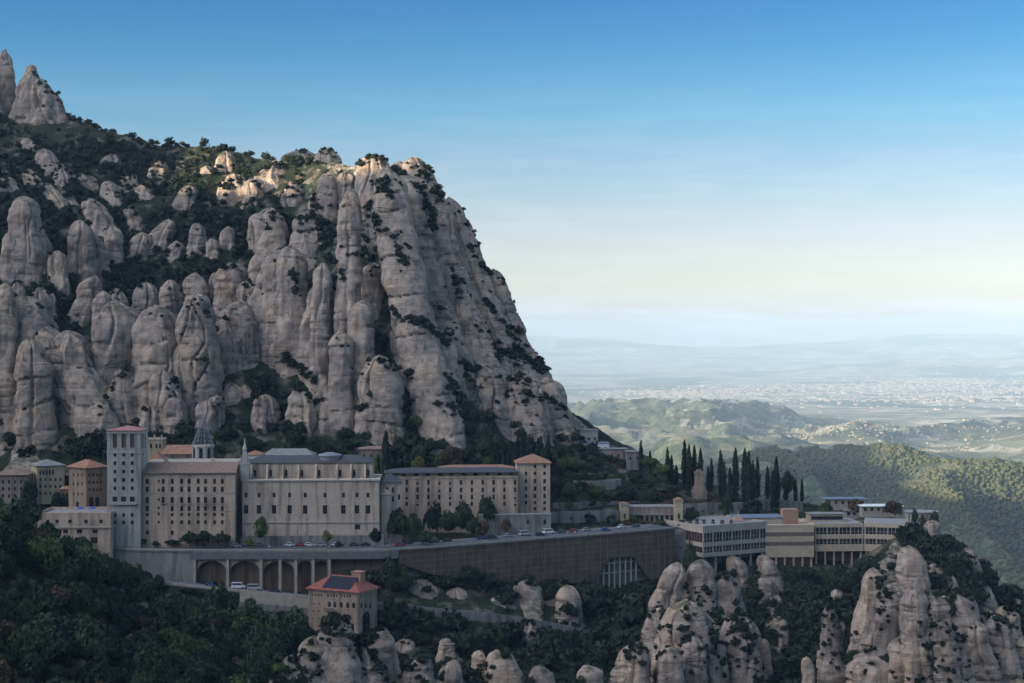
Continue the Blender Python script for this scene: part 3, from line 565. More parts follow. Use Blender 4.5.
def crown(kind, n, size, seed, core=True):
    """a crown of unit radius sitting on z=0: (vertices, triangles)"""
    g = np.random.default_rng(seed)
    if kind == 'cypress':
        z = g.beta(1.15, 1.25, n); rad = 0.135 * np.sin(np.pi * np.clip(z, 0.0, 1)) ** 0.62 * (1 - 0.35 * z) ; a = g.uniform(0, 2 * math.pi, n)
        lump = 1 + 0.22 * np.sin(a * 3 + z * 17 + seed) + 0.1 * g.normal(0, 1, n); rr = rad * lump * g.uniform(0.75, 1.0, n)
        P = np.stack([rr * np.cos(a), rr * np.sin(a), z * 1.0], -1); Nn = np.stack([np.cos(a), np.sin(a), 0.6 + 0 * a], -1)
        V = leaf_tris(P, Nn, size, g); cv = ICO2[0] * np.array([0.085, 0.085, 0.46]) + np.array([0, 0, 0.48]); cf = ICO2[1]
    else:
        if kind == 'oak': nl, flat, zc, spread = 9, 0.72, 0.62, 0.62
        elif kind == 'pine': nl, flat, zc, spread = 8, 0.36, 0.36, 0.66
        elif kind == 'loose': nl, flat, zc, spread = 13, 1.15, 1.05, 0.62
        else: nl, flat, zc, spread = 6, 0.62, 0.42, 0.55
        L = []
        for k in range(nl):
            a = 2.4 * k + g.uniform(-.5, .5); q = math.sqrt((k + 0.3) / nl) * spread; h = (1 - (q / spread) ** 2) * 0.55 * flat + g.uniform(-0.25, 0.25) * flat
            L.append((q * math.cos(a), q * math.sin(a), zc + h, g.uniform(0.30, 0.50) * (0.8 if kind == 'loose' else 1)))
        L = np.array(L); w = L[:, 3] ** 2; k = g.choice(nl, n, p=w / w.sum())
        d = g.normal(0, 1, (n, 3)); d[:, 2] = np.abs(d[:, 2]) * 1.1 - 0.45; d /= np.linalg.norm(d, axis=1, keepdims=True)
        P = L[k, :3] + d * (L[k, 3] * g.uniform(0.72, 1.06, n))[:, None] * np.array([1, 1, flat + 0.15])
        V = leaf_tris(P, d, size, g)
        cv = ICO2[0] * (0.80 + 0.16 * fbm(ICO2[0] * 2.2 + seed, seed, 2))[:, None] * np.array([spread + 0.06, spread + 0.06, flat * 0.62]) + np.array([0, 0, zc + 0.1 * flat]); cf = ICO2[1]
    Fc = np.arange(len(V)).reshape(-1, 3)
    if core: Fc = np.vstack([Fc, cf + len(V)]); V = np.vstack([V, cv])
    return V, Fc
def trunk_mesh(name, h, r, spread, seed, limbs=4):
    g = np.random.default_rng(seed); mb = MB()
    top = Vector((g.uniform(-.1, .1) * spread, g.uniform(-.1, .1) * spread, h))
    def taper(a, b, r0, r1, n=6):
        d = (b - a).normalized(); u = d.orthogonal().normalized(); v = d.cross(u)
        mb.rings([[c + (u * math.cos(k * 2 * math.pi / n) + v * math.sin(k * 2 * math.pi / n)) * rr for k in range(n)] for c, rr in ((a, r0), (a.lerp(b, .5) + u * r0 * .2, (r0 + r1) / 2), (b, r1))])
    taper(Vector((0, 0, -1.0)), top, r * 1.25, r * 0.55)
    for k in range(limbs):
        a = 2 * math.pi * k / limbs + g.uniform(-.4, .4); s = Vector((0, 0, 0)).lerp(top, g.uniform(.55, .9))
        taper(s, s + Vector((math.cos(a) * spread * .5, math.sin(a) * spread * .5, h * g.uniform(.35, .6))), r * .5, r * .16, 5)
    return mb.mesh(name, M['bark'], True)
TREE = {}
def tree_kind(kind, mat, variants, n, size, th, tr):
    """meshes for one kind of tree: crown meshes of unit radius, trunk meshes"""
    key = (kind, mat)
    if key not in TREE:
        out = []
        for v in range(variants):
            V, Fc = crown(kind, n, size, 500 + 17 * v + len(TREE) * 91)
            out.append((mesh_np('crown', V, Fc, [M[mat]]), trunk_mesh('trunk', th, tr, 0.9, 40 + v)))
        TREE[key] = out
    return TREE[key]
SPEC = dict(oak=(5, 1000, 0.105, 0.55, 0.055), pine=(2, 800, 0.10, 0.75, 0.05), cypress=(4, 520, 0.040, 0.14, 0.014), loose=(3, 700, 0.105, 0.7, 0.04), shrub=(4, 420, 0.12, 0.3, 0.05))
_tn = [0]
def plant(name, kind, mat, loc, r, label, cat='tree', group=None, hs=1.0, trunk=0.55):
    """one tree or shrub: an Empty at its foot > crown, trunk; r is the crown radius (the height for a cypress)"""
    v = tree_kind(kind, mat, *SPEC[kind]); _tn[0] += 1; cm, tm = v[_tn[0] * 7 % len(v)]
    root = thing(name, label, cat, loc, (_tn[0] * 2.399) % 6.28, group)
    c = link('crown', cm, root, (0, 0, (0.03 if kind == 'cypress' else trunk * 0.55) * r)); c.scale = (r, r, r * hs)
    t = link('trunk', tm, root); t.scale = (r, r, r * max(0.6, trunk * 0.55 / SPEC[kind][3]) if kind != 'cypress' else r)
    return root
def merged(name, pts, rad, kinds, mat, label, n, size, seed):
    """one mesh of many crowns that nobody could count"""
    g = np.random.default_rng(seed); var = [crown(k, n, size, seed + i * 7, True) for i, k in enumerate(kinds)]
    VV, FF, b = [], [], 0; k = g.integers(0, len(var), len(pts)); a = g.uniform(0, 6.283, len(pts))
    for i, (q, r) in enumerate(zip(pts, rad)):
        V, Fc = var[k[i]]; c, s = math.cos(a[i]), math.sin(a[i])
        VV.append(np.stack([(V[:, 0] * c - V[:, 1] * s) * r + q[0], (V[:, 0] * s + V[:, 1] * c) * r + q[1], V[:, 2] * r * g.uniform(0.85, 1.25) + q[2]], -1)); FF.append(Fc + b); b += len(V)
    o = link(name, mesh_np(name, np.vstack(VV), np.vstack(FF), [M[mat]])); tag(o, label, kind='stuff'); return o
def scatter(n, px0, px1, r0, r1, seed, dens=None):
    """random ground points, even by area of ground"""
    g = np.random.default_rng(seed); m = n * 8
    px = g.uniform(px0, px1, m); r = g.uniform(r0, r1, m)
    A = terrain_pt(px, r); e = 0.02; B1 = terrain_pt(px + 0.5, r); B2 = terrain_pt(px, np.minimum(r + e, NR - 1.001))
    w = np.linalg.norm(np.cross(B1 - A, B2 - A), axis=1)
    if dens is not None: w = w * dens(px, r, A)
    w = np.maximum(w, 0) + 1e-12; i = g.choice(m, min(n, m), replace=False, p=w / w.sum()); return A[i], px[i], r[i]

# mountain scrub between the columns
def dens_m(px, r, A):
    d = np.clip(0.75 + 1.6 * fbm(A / 30.0, 77, 3), 0.05, 1.6)
    return d * np.where((px > 330) & (r > 8.05), 0.25, 1.0) * np.where(r < 8, 0.8, 1.0)
Pm, ppx, pr_ = scatter(6800, -40, 600, 7.55, 10.25, 5, dens_m)
keep = ~((pr_ < 8.0) & (ppx < 400)) | (pr_ > 7.75)
spx, spy = CX + F * Pm[:, 0] / Pm[:, 1], CY + (CZ - Pm[:, 2] - 2.5) / Pm[:, 1] * F; _h = np.random.default_rng(7).random(len(Pm))
for tx, ty, fx, fy, wt, wb, ln in NOSE + LEFT + PEAK + BACK:                 # bare fronts of the columns carry no trees
    q = (fy - 2 - spy) / max(fy - ty, 1); hw = (wb + (wt - wb) * q) * 0.42
    keep &= ~((q > 0.0) & (q < 0.93) & (np.abs(spx - (fx + (tx - fx) * q)) < hw) & (_h < 0.9))
merged('mountain_scrub', Pm[keep], (np.random.default_rng(6).gamma(5, 0.38, keep.sum()) + 0.6) * np.where(pr_[keep] > 9.5, .8, 1.0), ['oak', 'shrub', 'oak'], 'scrub', 'dark evergreen scrub filling the gullies between the rock columns', 120, 0.20, 61)
# tufts rooted in the joints and on the ledges of the columns
RV_, RN_ = np.vstack(ROCKV), np.vstack(ROCKN)
g_ = np.random.default_rng(8)
patch = np.clip(fbm(RV_[:, :3] / 18.0, 88, 3) * 4.5 - 0.1, 0, 1)
w_ = ((RV_[:, 3] > 0.55) * 0.4 + (RN_[:, 2] > 0.55) * 1.0) * (RV_[:, 4] > 0.03) * (RV_[:, 4] < 0.94) * patch * (RN_[:, 1] < 0.35)
ii = g_.choice(len(RV_), 2600, replace=False, p=w_ / w_.sum())
merged('ledge_scrub', RV_[ii, :3] - np.array([0, 0, 0.35]), g_.gamma(3, 0.30, len(ii)) + 0.35, ['shrub', 'oak'], 'scrub', 'small dark bushes rooted in the joints and ledges of the rock', 60, 0.30, 63)
# mottled scrub over the crags below the terrace
wl_ = (RV_[:, 1] < 660) * (RV_[:, 2] < -4) * (RV_[:, 4] > 0.02) * (RN_[:, 1] < 0.4) * np.clip(0.35 + RN_[:, 2], 0.05, 1.2) * np.clip(fbm(RV_[:, :3] / 12.0, 90, 3) * 6.0 - 0.3, 0, 1)
il = g_.choice(len(RV_), 1900, replace=False, p=wl_ / wl_.sum())
merged('crag_scrub', RV_[il, :3] - np.array([0, 0, .3]), g_.gamma(4, .21, len(il)) + .3, ['shrub', 'oak'], 'scrub', 'low dark scrub mottling the crags below the terrace', 70, .28, 62)
# green seams that follow the joints of the great rock face
SEAMS = [((416, 176), (436, 230), 26, 5), ((428, 160), (440, 200), 22, 6), ((366, 203), (380, 232), 16, 4), ((393, 240), (403, 265), 16, 4), ((350, 254), (374, 256), 12, 4), ((390, 311), (430, 327), 26, 5), ((430, 325), (448, 345), 12, 4), ((472, 250), (493, 276), 12, 3), ((462, 205), (492, 265), 14, 3), ((497, 350), (542, 366), 42, 7), ((540, 362), (556, 376), 10, 4), ((460, 363), (477, 370), 14, 5), ((450, 376), (460, 405), 16, 5), ((463, 413), (474, 432), 16, 5), ((284, 356), (316, 380), 26, 7), ((290, 380), (318, 400), 16, 5), ((404, 373), (412, 378), 6, 3), ((334, 260), (346, 280), 8, 3), ((452, 268), (462, 300), 10, 3), ((486, 300), (520, 345), 14, 3), ((545, 395), (570, 415), 12, 4), ((515, 392), (545, 398), 8, 3), ((372, 180), (392, 196), 12, 5), ((395, 166), (404, 176), 10, 4), ((404, 395), (412, 405), 8, 3), ((436, 402), (456, 408), 10, 4), ((310, 190), (322, 225), 16, 5), ((318, 225), (330, 262), 14, 4), ((292, 270), (300, 300), 10, 4)]
rpx, rpy = CX + F * RV_[:, 0] / RV_[:, 1], CY + (CZ - RV_[:, 2]) / RV_[:, 1] * F; sp_, sr_ = [], []
for (xa_, ya_), (xb_, yb_), n_, jit in SEAMS:
    for _ in range(int(n_ * 1.6)):
        f_ = g_.random(); qx, qy = xa_ + (xb_ - xa_) * f_ + g_.normal(0, jit * .45), ya_ + (yb_ - ya_) * f_ + g_.normal(0, jit * .45)
        k_ = np.where((np.abs(rpx - qx) < 1.6) & (np.abs(rpy - qy) < 1.6))[0]
        if len(k_): j_ = k_[np.argmin(RV_[k_, 1])]; sp_.append(RV_[j_, :3] + [0, .6, -.8]); sr_.append(g_.gamma(5, .26) + .5)
merged('joint_scrub', np.array(sp_), np.array(sr_), ['oak', 'shrub'], 'scrub', 'dark bushes growing in long seams between the great rock ribs', 110, .22, 64)
# woods of the gorge below the terrace
def dens_g(px, r, A):
    d = np.clip(0.9 + 1.3 * fbm(A / 22.0, 79, 3), 0.1, 1.7); road = (px > 360) & (px < 600) & (r > 3.62) & (r < 4.25)
    return d * ~road * ((r < 5.1) | ((px > 700) & (r < 5.75)))* ~((px > 100) & (px < 320) & (r > 3.6)) * ~((px > 700) & (px < 895) & (r > 4.8)) * ~((px > 380) & (px < 690) & (r > 4.75)) * ~((px > 903) & (px < 946) & (r > 5.0))
Pg, _, _ = scatter(3300, 325, 1180, 0.8, 6.0, 15, dens_g)
def clear_low(P, mask=False):
    sx, sy = CX + F * P[:, 0] / P[:, 1], CY + (CZ - P[:, 2] - 2.5) / P[:, 1] * F; k = np.ones(len(P), bool); h = np.random.default_rng(9).random(len(P))
    for tx, ty, fx, fy, wt, wb, ln in LOW + BASE:
        if fy > 690: fy = 720
        q = (fy - 2 - sy) / max(fy - ty, 1); hw = (wb + (wt - wb) * q) * 0.40; k &= ~((q > 0.0) & (q < 0.95) & (np.abs(sx - (fx + (tx - fx) * q)) < hw) & (h < 0.88))
    return k if mask else P[k]
Pg = clear_low(Pg)
_x, _y = CX + F * Pg[:, 0] / Pg[:, 1], CY + (CZ - Pg[:, 2] - 4) / Pg[:, 1] * F; Pg = Pg[~((_x > 300) & (_x < 380) & (_y > 585) & (_y < 652) & (Pg[:, 1] < 562))]
merged('gorge_wood', Pg, np.random.default_rng(16).gamma(6, 0.52, len(Pg)) + 0.7, ['oak', 'shrub', 'oak'], 'scrub', 'dark evergreen trees and scrub covering the gorge below the terrace', 150, 0.17, 65)
# right flank of the spur that drops away behind the rocks
def dens_r(px, r, A): return ((px > 942) | (r < 5.4)) * np.clip(0.8 + 1.4 * fbm(A / 20.0, 80, 3), 0.05, 1.6)
Pr, _, _ = scatter(700, 905, 1180, 4.5, 10.6, 25, dens_r); Pr = clear_low(Pr)
merged('spur_scrub', Pr, np.random.default_rng(26).gamma(5, 0.5, len(Pr)) + 0.6, ['oak', 'shrub'], 'scrub', 'dark scrub on the steep flank of the right hand spur', 130, 0.19, 66)

# the holm oak wood of the near slope: the trees that show largest are single trees, the rest one mass
def near_wood():
    P, px, r = scatter(2600, -40, 335, 1.0, 3.25, 35)
    k_ = clear_low(P, True); P, px, r = P[k_], px[k_], r[k_]
    order = np.argsort(P[:, 1]); keep = []
    for i in order:
        q = P[i]; vis_py = CY + (CZ - q[2] - 6) / q[1] * F
        if vis_py > 715 or (px[i] < -25) or (px[i] > 110 and r[i] > 2.45) or (px[i] > 285 and r[i] > 2.3): continue
        if fbm(q[None] / 17.0, 83, 2)[0] > 0.42: continue               # clearings with bare rock
        if all((q[0] - P[j][0]) ** 2 + (q[1] - P[j][1]) ** 2 > 30 for j in keep[-160:]): keep.append(i)
    g = np.random.default_rng(36); K = np.array(keep); r_ = g.gamma(9, 0.42, len(K)) + 0.5
    size = r_ / P[K][:, 1]; big = np.argsort(-size)[:290]; bigs = set(big.tolist()); rest = []
    for n, i in enumerate(K):
        if n in bigs:
            mat = 'oak' if g.random() < 0.88 else ('lush' if g.random() < 0.65 else 'autumn')
            lab = {'oak': 'round dark green holm oak in the dense wood on the near lower left slope', 'lush': 'fresher green broadleaf tree among the dark oaks of the near slope', 'autumn': 'brown leaved tree among the dark oaks of the near slope'}[mat]
            plant('holm_oak' if mat == 'oak' else 'broadleaf_tree', 'oak', mat, tuple(P[i] - [0, 0, 0.3]), r_[n], lab, 'tree', {'oak': 'holm oaks of the near slope', 'lush': 'fresh green trees of the near slope', 'autumn': 'brown trees of the near slope'}[mat], hs=g.uniform(0.85, 1.6))
        else: rest.append(n)
    if rest: merged('near_slope_wood', P[K[rest]], r_[rest], ['oak', 'oak'], 'scrub', 'further dark oaks of the near slope merging into one wood', 260, 0.15, 67)
    print('near oaks', len(K), len(rest))
near_wood()
# forest on the sunlit ridge across the valley
def ridge_forest():
    g = np.random.default_rng(45); n = 44000; px = g.uniform(640, 1120, n); Y = g.uniform(2350, 3950, n)
    X = (px - CX) / F * Y; Z = far_z(X, Y); ok = fbm(np.stack([X, Y, 0 * X], -1) / 130.0, 46, 4) > -0.20
    Pq = np.stack([X, Y, Z - 0.5], -1)[ok]; V0, F0 = ICO1; VV, FF = [], []
    r = g.gamma(6, 0.42, len(Pq)) + 1.2
    for k in range(6):
        s = np.arange(k, len(Pq), 6); Vk = V0 * (1 + 0.35 * fbm(V0 * 1.7 + k * 3.1, 47 + k, 2))[:, None] * np.array([1, 1, 0.95]) + np.array([0, 0, 0.55])
        VV.append((Vk[None] * r[s][:, None, None] + Pq[s][:, None, :]).reshape(-1, 3)); FF.append((F0[None] + (np.arange(len(s)) * len(V0))[:, None, None]).reshape(-1, 3))
    b = 0
    for k in range(6): FF[k] = FF[k] + b; b += len(VV[k])
    tag(link('ridge_forest', mesh_np('ridge_forest', np.vstack(VV), np.vstack(FF), [M['ridge']])), 'pine forest covering the sunlit ridge across the valley', kind='stuff')
M['ridge'] = foliage_material('ridge_pines', (0.026, 0.040, 0.022), (0.135, 0.135, 0.060), False)
ridge_forest()
# ---------------------------------------------------------------- buildings
WIN = {}
def window_mesh(w, h, kind, wall):
    """window set in a 0.35 m deep opening: x along the wall, y inward, z up from the bottom of the opening"""
    key = (round(w, 2), round(h, 2), kind, wall)
    if key in WIN: return WIN[key]
    mb = MB(); d = 0.34; a, b = -w / 2, w / 2
    if kind == 'open':                                                     # belfry opening: slats over a dark sheet standing in for the shaded inside
        mb.poly([(a, .33, 0), (b, .33, 0), (b, .33, h), (a, .33, h)], 1)
        for i in range(7): mb.box(a, b, .2, .3, h * i / 7, h * i / 7 + .08, 1)
    else:
        mb.poly([(a, d - 0.03, 0), (b, d - 0.03, 0), (b, d - 0.03, h), (a, d - 0.03, h)], 0)
        f = 0.09 if w > 0.8 else 0.06
        mb.box(a, a + f, d - 0.13, d - 0.04, 0, h, 1); mb.box(b - f, b, d - 0.13, d - 0.04, 0, h, 1)
        mb.box(a + f, b - f, d - 0.13, d - 0.04, h - f, h, 1); mb.box(a + f, b - f, d - 0.13, d - 0.04, 0, f, 1)
        if w > 0.7: mb.box(-0.03, 0.03, d - 0.12, d - 0.05, f, h - f, 1)
        if kind == 'blind': mb.box(a + f, b - f, d - 0.16, d - 0.135, h * .5, h - f, 2)
        if h > 1.5: mb.box(a + f, b - f, d - 0.115, d - 0.055, h * 0.66, h * 0.66 + 0.06, 1)
    mb.box(a - 0.14, b + 0.14, -0.16, -0.003, -0.17, -0.003, 2)              # sill
    if kind in ('arch', 'open'):                                           # wall in the corners above the arch
        n = 6; r = w / 2
        for s in (-1, 1):
            for k in range(n):
                t0, t1 = math.pi / 2 * k / n, math.pi / 2 * (k + 1) / n
                x0, x1 = s * r * math.cos(t0), s * r * math.cos(t1); z0, z1 = h - r + r * math.sin(t0), h - r + r * math.sin(t1)
                q = [(x0, 0.012, z0), (x1, 0.012, z1), (x1, 0.012, h), (x0, 0.012, h)] if k else [(x0, 0.012, z0), (x1, 0.012, z1), (x1, 0.012, h), (x0, 0.012, h)]
                mb.poly(q, 3); mb.poly([(x0, 0.012, z0), (x1, 0.012, z1), (x1, d, z1), (x0, d, z0)], 3)
    elif kind == 'balcony':
        mb.box(a - 0.3, b + 0.3, -0.75, -0.17, -0.14, 0.0, 2)
        for k in range(5): x = a - 0.26 + (w + 0.52) * k / 4; mb.box(x - 0.02, x + 0.02, -0.73, -0.69, 0.0, 0.95, 1)
        mb.box(a - 0.3, b + 0.3, -0.74, -0.68, 0.95, 1.0, 1)
    elif kind == 'shutter':
        for s in (a, b): mb.box(min(s, s + (0.42 if s > 0 else -0.42)), max(s, s + (0.42 if s > 0 else -0.42)), -0.06, -0.004, 0.0, h, 1)
    me = mb.mesh('window', [M['glass'], M['frame'], M['trim'], M[wall]]); WIN[key] = me; return me
def wall_face(mb, o, u, W_, H_, holes, depth=0.35, m=0):
    """a wall panel with real openings: o lower left corner, u unit vector along it, holes (x, z, w, h) with x at the middle"""
    o = Vector(o); u = Vector(u); n_in = Vector((-u.y, u.x, 0))
    xs = sorted({0.0, W_} | {round(h[0] - h[2] / 2, 3) for h in holes} | {round(h[0] + h[2] / 2, 3) for h in holes}); xs = [x for x in xs if -1e-6 <= x <= W_ + 1e-6]
    zs = sorted({0.0, H_} | {round(h[1], 3) for h in holes} | {round(h[1] + h[3], 3) for h in holes}); zs = [z for z in zs if -1e-6 <= z <= H_ + 1e-6]
    P = lambda x, z, d=0.0: o + u * x + n_in * d + Vector((0, 0, z))
    for i in range(len(xs) - 1):
        xm = (xs[i] + xs[i + 1]) / 2; col = [h for h in holes if h[0] - h[2] / 2 < xm < h[0] + h[2] / 2]
        z0 = 0.0; cuts = sorted((round(h[1], 3), round(h[1] + h[3], 3)) for h in col)
        for a, b in cuts + [(H_, H_)]:
            if a > z0 + 1e-4: mb.poly([P(xs[i], z0), P(xs[i + 1], z0), P(xs[i + 1], a), P(xs[i], a)], m)
            z0 = max(z0, b)
    for x, z, w, h in holes:
        a, b = x - w / 2, x + w / 2
        mb.poly([P(a, z), P(a, z, depth), P(a, z + h, depth), P(a, z + h)], m); mb.poly([P(b, z), P(b, z + h), P(b, z + h, depth), P(b, z, depth)], m)
        mb.poly([P(a, z), P(b, z), P(b, z, depth), P(a, z, depth)], m); mb.poly([P(a, z + h), P(a, z + h, depth), P(b, z + h, depth), P(b, z + h)], m)
class Bld:
    """a building placed by the pixel columns of its front face: px0..px1, near left corner at distance Y0, turned by yaw degrees"""
    def __init__(s, name, label, cat, px0, px1, Y0, yaw, z0, ztop, D, wall, group=None, root=None):
        s.Y0, s.yaw, s.z0, s.D, s.wall = Y0, R(yaw), z0, D, wall
        s.c, s.s = math.cos(s.yaw), math.sin(s.yaw); s.x0 = xat(px0, Y0); s.px0 = px0
        s.W = s.u(px1); s.H = ztop - z0
        if root is None: s.root = thing(name, label, cat, (s.x0, Y0, z0), s.yaw, group); s.off = Vector((0, 0, 0))
        else:
            s.root = root.root; d = Vector((s.x0, Y0, z0)) - Vector((root.x0, root.Y0, root.z0)); s.off = Matrix.Rotation(-root.yaw, 4, 'Z') @ d
        s.holes = {'f': [], 'r': [], 'l': []}; s.wins = []
    def u(s, px): k = (px - CX) / F; return (k * s.Y0 - s.x0) / (s.c - k * s.s)
    def v(s, px, left=False):
        k = (px - CX) / F; xb, yb = (s.x0, s.Y0) if left else (s.x0 + s.W * s.c, s.Y0 + s.W * s.s); return (k * yb - xb) / (-s.s - k * s.c)
    def zf(s, px, py): return zat(py, s.Y0 + s.u(px) * s.s) - s.z0
    def win(s, px, py, w, h, kind='plain', face='f', name='window'):
        """an opening whose middle shows at pixel (px, py)"""
        if face == 'f': x = s.u(px); Y = s.Y0 + x * s.s
        else: x = s.v(px, face == 'l'); Y = (s.Y0 if face == 'l' else s.Y0 + s.W * s.s) + x * s.c
        s.win_at(x, zat(py, Y) - s.z0 - h / 2, w, h, kind, face, name)
    def win_at(s, x, z, w, h, kind='plain', face='f', name='window'):
        lim = s.W if face == 'f' else s.D
        if x - w / 2 < 0.05 or x + w / 2 > lim - 0.05 or z < 0.05 or z + h > s.H - 0.05: return
        for q in s.holes[face]:
            if abs(q[0] - x) < (q[2] + w) / 2 + 0.02 and q[1] < z + h + 0.02 and z < q[1] + q[3] + 0.02: return
        if kind == 'plain' and name == 'window' and s.D == 15 and random.random() < .22: kind = 'blind'
        s.holes[face].append((x, z, w, h)); s.wins.append((face, x, z, w, h, kind, name))
    def finish(s, top=True, wallname='wall'):
        mb = MB(); W_, D, H = s.W, s.D, s.H; O = s.off
        wall_face(mb, (0, 0, 0), (1, 0, 0), W_, H, s.holes['f']); wall_face(mb, (W_, 0, 0), (0, 1, 0), D, H, s.holes['r'])
        lh = [(D - x, z, w, h) for x, z, w, h in s.holes['l']]; wall_face(mb, (0, D, 0), (0, -1, 0), D, H, lh)
        wall_face(mb, (W_, D, 0), (-1, 0, 0), W_, H, [])
        if top: mb.poly([(0, 0, H), (W_, 0, H), (W_, D, H), (0, D, H)])
        mb.build(wallname, M[s.wall], s.root, O)
        for face, x, z, w, h, kind, name in s.wins:
            me = window_mesh(w, h, kind, s.wall)
            if face == 'f': link(name, me, s.root, O + Vector((x, 0, z)))
            elif face == 'r': link(name, me, s.root, O + Vector((W_, x, z)), R(90))
            else: link(name, me, s.root, O + Vector((0, x, z)), R(-90))
        return s
    def part(s, mb, name, mat, smooth=False): return mb.build(name, [M[m] for m in mat] if isinstance(mat, (list, tuple)) else M[mat], s.root, s.off, smooth=smooth)
    def course(s, z, h=0.35, out=0.22, name='cornice', mat='trim'):
        a = out; mb = MB(); mb.box(-a, s.W + a, -a, -0.003, z, z + h); mb.box(s.W + 0.003, s.W + a, -0.003, s.D, z, z + h); mb.box(-a, -0.003, -0.003, s.D, z, z + h)
        return s.part(mb, name, mat)
    def hip(s, rise, mat='tile', over=0.6, ridge=None, z=None, name='roof', x0=None, x1=None, y0=None, y1=None):
        z = s.H + 0.01 if z is None else z; x0 = -over if x0 is None else x0; x1 = s.W + over if x1 is None else x1; y0 = -over if y0 is None else y0; y1 = s.D + over if y1 is None else y1
        mb = MB(); w, d = x1 - x0, y1 - y0; t = 0.22; i = min(w, d) / 2 * (1.0 if ridge is None else ridge)
        if w >= d: r0, r1 = (x0 + i, (y0 + y1) / 2), (x1 - i, (y0 + y1) / 2)
        else: r0, r1 = ((x0 + x1) / 2, y0 + i), ((x0 + x1) / 2, y1 - i)
        mb.box(x0, x1, y0, y1, z, z + t)
        a, b, c, e = (x0, y0, z + t), (x1, y0, z + t), (x1, y1, z + t), (x0, y1, z + t); p0, p1 = (*r0, z + t + rise), (*r1, z + t + rise)
        if w >= d:
            for q in ((a, b, p1, p0), (c, e, p0, p1)): mb.poly(q)
            mb.poly((b, c, p1)); mb.poly((e, a, p0))
        else:
            mb.poly((a, b, p0)); mb.poly((c, e, p1)); mb.poly((b, c, p1, p0)); mb.poly((e, a, p0, p1))
        return s.part(mb, name, mat)
    def parapet(s, h=0.9, t=0.35, mat=None, name='parapet'):
        mb = MB(); W_, D, H = s.W, s.D, s.H + 0.004; o = 0.05
        mb.box(-o, W_ + o, -o, t, H, H + h); mb.box(-o, W_ + o, D - t, D + o, H, H + h); mb.box(-o, t, t, D - t, H, H + h); mb.box(W_ - t, W_ + o, t, D - t, H, H + h)
        return s.part(mb, name, mat or s.wall)

# --- tall square tower
b = Bld('stone_tower', 'tall square pale stone tower with three arched belfry openings and pink flat roof', 'tower', 107, 140.5, 592, 1, -2, zat(431, 592), 12.5, 'stone_pale')
for px in (115, 123.6, 132.2):
    b.win(px, 440.5, 1.7, 5.6, 'open', name='belfry_opening')
    for py in (454.7, 463.2, 471.6, 480, 488.3, 515, 522.5): b.win(px, py, 1.15, 1.45)
    b.win(px, 499.2, 1.9, 2.0)
for px in (141.7, 143.6, 145.5): b.win(px, 440.5, 1.9, 5.6, 'open', 'r', 'belfry_opening')
for py in (454.7, 471.6, 488.3, 505): b.win(143.6, py, 1.1, 1.4, face='r')
b.finish(); b.course(b.H - 8.6, 0.3, 0.18); b.course(b.H - 0.9, 0.5, 0.35)
b.part(MB().box(b.u(110), b.u(137), -0.95, -0.004, b.zf(123, 504.5), b.zf(123, 503.6)).box(b.u(110), b.u(137), -0.95, -0.88, b.zf(123, 503.6), b.zf(123, 501.4)), 'balcony', 'trim')
b.hip(1.6, 'pink_roof', 0.35)
# --- monastery front with six rows of windows
b = Bld('monastery_building', 'cream monastery wing with rows of small windows and old tiled roof beside the square tower', 'building', 142.5, 235, 595, 4, -2.5, zat(473.5, 595), 27, 'stone_cream')
cols = (147.2, 163.2, 172.2, 181.6, 189.1, 198.2, 205.5, 214.5, 222.3)
for px in cols:
    for py in (481.2, 489.4): b.win(px, py, 1.15, 2.0, 'arch' if py < 485 else 'plain')
    b.win(px, 500, 1.25, 2.4, 'balcony')
    if px != 163.2: b.win(px, 508.6, 1.2, 2.0); b.win(px, 514.6, 1.1, 1.2); b.win(px, 522.2, 1.1, 1.5)
for px in (147.2, 172.2, 189.1, 205.5, 222.3): b.win(px, 532.6, 1.1, 1.6)
for py in (481, 490, 499.5, 508, 514, 522): b.win(158.7, py, 0.75, 0.95)
for py in (481, 489.5, 500, 508.6, 522): b.win(239.5, py, 1.2, 1.9, face='r')
b.finish()
for py in (493.6, 511.6): b.course(b.zf(190, py), 0.25, 0.15)
b.course(b.H - 0.5, 0.45, 0.35)
mb = MB(); z = b.H + 0.01; mb.box(-0.7, b.W + 0.5, -0.8, 9.5, z, z + 0.2); mb.hexa([(-0.7, -0.8, z + .2), (b.W + .5, -0.8, z + .2), (b.W + .5, 9.5, z + .2), (-0.7, 9.5, z + .2), (-0.7, 9.3, z + 3.4), (b.W + .5, 9.3, z + 3.4), (b.W + .5, 9.5, z + 3.4), (-0.7, 9.5, z + 3.4)])
b.part(mb, 'roof', 'tile_old')
b.part(MB().box(-0.2, b.W, 9.6, b.D, b.H + 0.02, b.H + 3.6), 'rear_storey', 'concrete')
b.part(MB().box(b.W * .18, b.W * .19 + 1.2, 11, 12.4, b.H + 3.6, b.H + 5.2).box(b.W * .7, b.W * .7 + 1.2, 11, 12.4, b.H + 3.6, b.H + 5.0), 'chimney', 'stone_cream')
